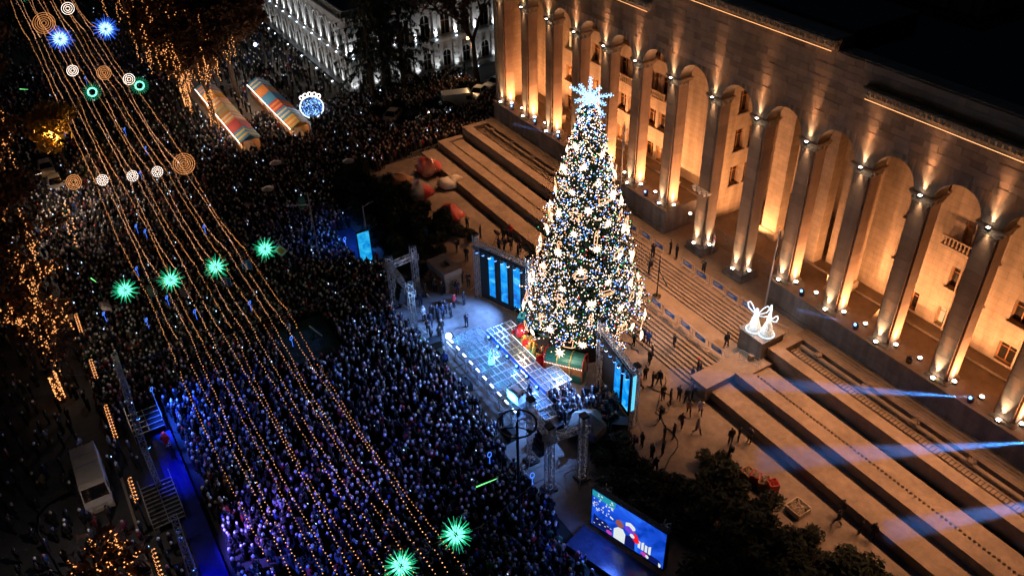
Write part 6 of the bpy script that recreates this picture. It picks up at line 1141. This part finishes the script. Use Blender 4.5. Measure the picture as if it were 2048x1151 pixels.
for i, (x, y) in enumerate(by_left(BL)): PL.append((x, y, .012, 2 + i * .9, ('stand', 'phone', 'longcoat', 'photo')[i % 4], 'red' if i == 9 else ('black', 'dark', 'navy')[i % 3], None, 'person in red jacket in the press group below the left terrace' if i == 9 else 'dark clad person, %s from the left in the press group below the terrace' % ORD[i]))
BL2 = [(31.48, -21.0), (32.34, -20.7), (34.76, -22.6), (34.59, -23.59), (35.83, -24.66), (35.03, -24.84), (35.6, -25.4), (35.23, -25.83), (35.02, -26.3), (34.85, -27.11), (36.14, -27.02), (36.82, -27.64), (38.18, -28.03), (38.4, -27.2), (37.6, -26.6), (32.59, -26.29), (31.3, -24.0), (32.03, -23.6), (32.9, -22.3), (34.5, -29.3), (33.4, -29.6), (31.52, -25.18)]
for i, (x, y) in enumerate(by_left(BL2)): PL.append((x, y, .012, 5.0 + .5 * math.sin(i * 2), ('stand', 'fold', 'longcoat', 'phone')[i % 4], 'red' if i == 17 else 'white' if i == 3 else ('black', 'dark', 'navy', 'black')[i % 4], 'white' if i in (3, 12) else None, ('person in red jacket among the crew left of the stage' if i == 17 else 'person in white trousers among the crew left of the stage' if i == 3 else 'dark clad person, %s from the left among the crew left of the stage' % ORD[i])))
PL.append((37.96, -24.1, .012, 4.6, 'photo', 'navy', None, 'photographer in dark jacket standing behind the left end of the stage'))
rg = random.Random(12); G2 = []
while len(G2) < 46:
    x, y = rg.uniform(50.6, 56.6), rg.uniform(-24.6, -19.0)
    if x < 52.4 and y > -21.4 or (x < 53.6 and y < -23.6) or (54.0 < x and -23.9 < y < -21.3) or x > 55 and y > -20.2 or y < -24 and x > 54.2: continue
    if all((x - a) ** 2 + (y - b) ** 2 > .2 for a, b in G2): G2.append((x, y))
for i, (x, y) in enumerate(by_left(G2)): c = rg.choice(['black', 'dark', 'navy', 'black', 'grey', 'brown']); PL.append((x, y, .012, rg.uniform(1.2, 4.4), rg.choice(['stand', 'longcoat', 'fold', 'phone', 'photo']), 'red' if i == 7 else 'white' if i == 20 else c, rg.choice([None, None, 'white', 'grey', 'beige', 'orange' if i == 30 else None]), '%s from the left, person in %s clothes waiting right of the stage' % (ORD[i], 'red' if i == 7 else 'white' if i == 20 else {'black': 'black', 'dark': 'dark', 'navy': 'navy', 'grey': 'grey', 'brown': 'brown'}[c])))
for i, (x, y, z, r, po, co, ha, lb_) in enumerate(PL): person(lb_, x, y, z, r, po, co, ha, GP if 'waiting right' not in lb_ else 'waiting group right of the stage', .97 + .06 * ((i * 7) % 5) / 4, bag=(i % 6 == 4))
pf = person('singer in a long white dress standing on the stage', 45.1, -25.5, 1.205, 3.4, 'stand', 'white', 'white', 'performers on the stage'); MB().lathe((0, 0, .02), [(.34, 0), (.28, .4), (.18, .85), (.17, 1.1)], 12).build('dress', 'white_dress', pf, smooth=True)
person('performer in purple hat and dark coat beside the decorated desk', 50.9, -25.2, 1.205, 3.2, 'fold', 'navy', 'blue', 'performers on the stage'); person('performer in pale coat behind the decorated desk', 51.4, -25.7, 1.205, 3.0, 'longcoat', 'beige', None, 'performers on the stage')
person('photographer in dark clothes in the pit before the stage', 51.3, -28.3, .012, .4, 'photo', 'dark', None, 'people in the pit'); person('stagehand in blue vest in the pit at the left', 41.9, -28.55, .012, 1.0, 'stand', 'blue', None, 'people in the pit')
person('person in a red hooded coat on the blue runway', 39.0, -52.3, .352, 1.2, 'longcoat', 'red', 'hood', 'people on the runway', 1.15); person('person in dark coat behind the red hooded one on the runway', 40.3, -52.2, .352, 1.0, 'longcoat', 'black', None, 'people on the runway', 1.1); person('person in red at the lower end of the blue runway', 48.6, -50.2, .012, .6, 'spread', 'red', 'hood', 'people on the runway')
person('person in pale jacket sitting camera crew on the dark platform', 31.2, -39.2, 1.03, 1.0, 'phone', 'white', None, 'people on the platform'); person('person in pink jacket at the upper corner of the dark platform', 29.0, -38.9, .012, 1.2, 'photo', 'pink', 'pink', 'people on the platform')

# ---------------------------------------------------------------- the crowd: nearest ones single, the rest one mass
def edge_y(x):
    xs = [-120, -21.5, -21.4, -19, 2.2, 2.4, 4.5, 8, 15, 15.2, 23.2, 23.4, 30, 30.2, 37, 42, 52, 53, 58, 62, 63, 90]; ys = [-12.0, -12.0, 2, 6.5, 6.0, -12.4, -19.5, -25.9, -26.2, -28.8, -28.8, -26.8, -26.8, -29.4, -29.2, -29.0, -29.2, -29.8, -29.9, -29.6, -30.9, -30.9]
    return np.interp(x, xs, ys)
VEH = [(-15.2, -53.2, 2.6, 1.2), (-9.4, 4.6, 2.2, 2.6), (-11.2, 8.8, 2.5, 2.6), (-7.4, -2.6, 1.9, 2.7), (-6.6, -8.2, 2.0, 2.6), (-9.2, -9.6, 2.2, 2.4), (-20.5, -53.6, 2.6, 1.2), (-7.8, .6, 2.0, 3.0), (39.7, -58.1, 3.4, 1.3), (-16.2, -9.4, .7, .7), (-16.4, -4.2, .7, .7), (32.55, -38.05, 3.2, 2.6), (46.5, -52.5, 12.2, 1.3), (44.6, -54.1, 2.5, 1.4), (34.9, -53.2, 1.8, 1.5), (-15.8, -18.9, 1.8, 1.8), (-14.2, 7.3, 1, 1), (-19.4, -22.6, 9.8, 1.7), (-20.7, -29.6, 11.4, 1.7)]
def crowd_points():
    out = []
    def region(x0, x1, y0, y1, sp, jit, keep, cond=None):
        gx, gy = np.meshgrid(np.arange(x0, x1, sp), np.arange(y0, y1, sp)); p = np.stack([gx.ravel(), gy.ravel()], 1); p[:, 0] += (np.round(p[:, 1] / sp) % 2) * sp * .5; p += RNG.uniform(-jit, jit, p.shape); p = p[RNG.random(len(p)) < keep]; p = p[p[:, 1] < edge_y(p[:, 0])]
        if cond is not None: p = p[cond(p)]
        out.append(p)
    region(34, 76, -51.3, -29, .46, .2, .9, lambda p: RNG.random(len(p)) < .80 + .2 * np.sin(p[:, 0] * .9 + np.sin(p[:, 1] * .7) * 2)); region(8, 34, -56, -26, .50, .21, .9); region(-19, 8, -56, -14, .62, .25, .85, lambda p: p[:, 1] > -57)
    region(-19, 3, -14, 7, .62, .25, .85); region(-60, -19, -56, -32, .8, .3, .62); region(-110, -60, -54, -33, 1.1, .4, .4); region(-62, -21.5, -22, -12, .9, .4, .55)
    region(-25, 60, -64, -56, .95, .4, .5, lambda p: (np.abs(p[:, 1] + 56) > .6)); region(34, 60, -56, -51, .8, .3, .5); region(-45, -19, -32, -22, 1.0, .4, .35)
    p = np.concatenate(out); ok = np.ones(len(p), bool)
    for x, y, a, b in VEH: ok &= ~((np.abs(p[:, 0] - x) < a) & (np.abs(p[:, 1] - y) < b))
    p = p[ok]; q = project(np.c_[p, np.full(len(p), 1.2)]); return p[(q[:, 0] > -12) & (q[:, 0] < 1036) & (q[:, 1] > -14) & (q[:, 1] < 596) & (q[:, 2] > 0)], None
CP, _ = crowd_points(); dist = np.linalg.norm(np.c_[CP, np.full(len(CP), 1.2)] - np.array(CAM), axis=1); order = np.argsort(dist)
scr = project(np.c_[CP, np.full(len(CP), 1.2)]); inside = (scr[:, 0] > 4) & (scr[:, 0] < 1020) & (scr[:, 1] > 4) & (scr[:, 1] < 571)
single_i = [i for i in order if inside[i]][:170]; sset = set(single_i)
cl_names = ['black'] * 9 + ['dark'] * 7 + ['navy'] * 6 + ['grey'] * 3 + ['brown'] * 2 + ['beige', 'white', 'red', 'blue', 'green', 'pink']
rc = random.Random(77)
for i in single_i:
    x, y = CP[i]; c = rc.choice(cl_names); h = rc.choice([None, 'white', 'grey', 'black', 'beige', 'hood', 'red' if rc.random() < .3 else None, 'blue' if rc.random() < .3 else None]); w = {'dark': 'dark grey', 'black': 'black', 'navy': 'navy blue'}.get(c, c); hh = '' if not h else ' with the hood up' if h == 'hood' else ' and %s hat' % h
    person('person in a %s coat%s packed in the near crowd' % (w, hh), x, y, .002, math.atan2(-(46 - x), (-24 - y)) + rc.gauss(0, .35), rc.choice(['stand', 'stand', 'longcoat', 'fold', 'phone', 'raise' if rc.random() < .4 else 'stand']), c, h, 'people packed in the near crowd', rc.uniform(.9, 1.06), bag=rc.random() < .08)
rest_i = np.array([i for i in range(len(CP)) if i not in sset]); n = len(rest_i)
def lowpoly(kind):
    m = MB()
    for s in (-1, 1): m.tube((s * .1, 0, 0), (s * .1, 0, .85), .075, .11, 4, 1)
    m.lathe((0, 0, .72), [(.20, 0), (.19, .25), (.22, .5), (.23, .66), (.12, .76)], 6, 0, 1, .72)
    for s in (-1, 1):
        if kind == 1: m.tube((s * .24, 0, 1.36), (s * .26, .18, 1.2), .07, .06, 4); m.tube((s * .26, .18, 1.2), (s * .05, .32, 1.5), .06, .045, 4)
        elif kind == 2: m.tube((s * .24, 0, 1.36), (s * .27, .12, 1.62), .07, .06, 4); m.tube((s * .27, .12, 1.62), (s * .12, .2, 1.88), .055, .045, 4)
        else: m.tube((s * .25, 0, 1.38), (s * .27, .08, .95), .075, .055, 4)
    m.lathe((0, .02, 1.45), [(.06, 0), (.10, .07), (.115, .16), (.11, .22), (.05, .31)], 6, 2)
    if kind == 1: m.add([(-.045, .38, 1.46), (.045, .38, 1.46), (.045, .36, 1.60), (-.045, .36, 1.60)], [(0, 1, 2, 3)], 4)
    return m
LP = [lowpoly(0), lowpoly(1), lowpoly(2)]; kinds = RNG.choice([0, 0, 0, 0, 0, 0, 1, 2], n)
V = []; F = []; off = 0; C = []
pal = np.array([CC[k] for k in cl_names]); hats = np.array([(.03, .02, .015)] * 6 + [(.05, .035, .025)] * 3 + [(.8, .78, .76)] * 8 + [(.5, .48, .46)] * 3 + [(.38, .26, .18)] * 4 + [(.02, .02, .03)] * 3 + [(.5, .03, .03), (.05, .1, .4), (.5, .3, .1), (.55, .25, .3)])
for kd in range(3):
    idx = rest_i[kinds == kd]; m = len(idx); lp = LP[kd]; v0 = np.array(lp.v); nv = len(v0); px, py = CP[idx].T
    ang = np.arctan2(-(46 - px), (-24 - py)) + RNG.normal(0, .45, m); far = px < -22; ang = np.where(far, RNG.uniform(0, 6.28, m), ang); sc = RNG.uniform(.88, 1.07, m)
    c, s = np.cos(ang)[:, None], np.sin(ang)[:, None]; X = (v0[:, 0] * c - v0[:, 1] * s) * sc[:, None] + px[:, None]; Y = (v0[:, 0] * s + v0[:, 1] * c) * sc[:, None] + py[:, None]; Z = np.broadcast_to(v0[:, 2], (m, nv)) * sc[:, None]
    V.append(np.stack([X, Y, Z], -1).reshape(-1, 3)); vm = np.zeros(nv, int)
    for f, mi in zip(lp.f, lp.m):
        for k in f: vm[k] = mi
    coat = pal[RNG.integers(0, len(pal), m)] * RNG.uniform(.1, .6, (m, 1)); hat_ = hats[RNG.integers(0, len(hats), m)]; tr = np.full((m, 3), .012) * RNG.uniform(.5, 3, (m, 1))
    cc = np.where((vm == 0)[None, :, None], coat[:, None], np.where((vm == 1)[None, :, None], tr[:, None], np.where((vm == 4)[None, :, None], 1.0, hat_[:, None])))
    zrel = v0[:, 2]; face = (vm == 2) & (v0[:, 1] > .06) & (zrel < 1.66); cc[:, face] = np.array([.42, .25, .18]); em = np.broadcast_to((vm == 4)[None, :, None], cc.shape[:2] + (1,)).astype(float); em = em * (RNG.random((m, 1, 1)) < .22)
    C.append(np.concatenate([cc, em], -1).reshape(-1, 4))
    for k in range(m):
        o_ = off + k * nv; F += [tuple(i + o_ for i in f) for f in lp.f]
    off += m * nv
V = np.concatenate(V); C = np.concatenate(C)
me = bpy.data.meshes.new('crowd'); me.vertices.add(len(V)); me.vertices.foreach_set('co', V.ravel()); lens = np.array([len(f) for f in F]); flat = np.fromiter((i for f in F for i in f), int)
me.loops.add(len(flat)); me.loops.foreach_set('vertex_index', flat); me.polygons.add(len(F)); me.polygons.foreach_set('loop_start', np.concatenate([[0], np.cumsum(lens)[:-1]])); me.update(calc_edges=True)
at_ = me.attributes.new('cloth', 'FLOAT_COLOR', 'POINT'); at_.data.foreach_set('color', C.ravel())
mm = bpy.data.materials.new('crowd_cloth'); mm.use_nodes = True; N = mm.node_tree.nodes; L = mm.node_tree.links; b_ = N['Principled BSDF']; b_.inputs['Roughness'].default_value = .85; a_ = N.new('ShaderNodeAttribute'); a_.attribute_name = 'cloth'; L.new(a_.outputs['Color'], b_.inputs['Base Color']); b_.inputs['Emission Color'].default_value = (.45, .7, 1, 1); sm_ = N.new('ShaderNodeMath'); sm_.operation = 'MULTIPLY'; sm_.inputs[1].default_value = 3; L.new(a_.outputs['Alpha'], sm_.inputs[0]); L.new(sm_.outputs[0], b_.inputs['Emission Strength']); mm.cycles.emission_sampling = 'NONE'
me.materials.append(mm); me.polygons.foreach_set('use_smooth', np.ones(len(F), bool)); me.update()
cr = ob('crowd', me, None, 'stuff'); cr['label'] = 'dense crowd of people filling the avenue'; cr['category'] = 'crowd'
print('CROWD', n, 'tris', int((lens - 2).sum()))

# ================================================================ blue beams in the thin smoke above the terrace
hz = bpy.data.materials.new('beam_smoke'); hz.use_nodes = True; N = hz.node_tree.nodes; N.remove(N['Principled BSDF']); pv_ = N.new('ShaderNodeVolumePrincipled'); pv_.inputs['Color'].default_value = (.9, .93, 1, 1); pv_.inputs['Density'].default_value = .065; pv_.inputs['Anisotropy'].default_value = 0; hz.node_tree.links.new(pv_.outputs[0], N['Material Output'].inputs['Volume']); MATS['beam_smoke'] = hz
for i, (a, b, half, e, lb) in enumerate([((73.0, -.15, 5.85), (60.2, -19.7, 8.0), 2.4, 130000, 'thin smoke lit by the blue beam over the middle of the right terrace'), ((78.4, -.15, 5.85), (69.4, -19.6, 7.3), 2.8, 130000, 'thin smoke lit by the blue beam over the lower right terrace'), ((83.6, -.15, 5.85), (77.6, -16.5, 6.4), 2.9, 120000, 'thin smoke lit by the blue beam at the right edge'), ((62.4, -.15, 5.85), (58.5, -3.2, 6.25), 2.2, 22000, 'thin smoke lit by the short blue beam beside the angels'), ((18.5, -.1, 5.85), (13.2, -3.4, 6.25), 2.2, 16000, 'thin smoke lit by the blue beam over the left terrace')]):
    a, b = Vector(a), Vector(b); d = (b - a).normalized(); L_ = (b - a).length; r = math.tan(R(half)); o = MB().tube(d * .3, d * L_ * .97, .1 + .3 * r, .1 + L_ * r, 14).build('light_smoke', 'beam_smoke', None, 'stuff', loc=a); o['label'] = lb; o['category'] = 'smoke'
    lamp('blue_beam', 'SPOT', a + d * .2, e, (.06, .32, 1), None, b, 2 * half * 1.05, .5, .05)
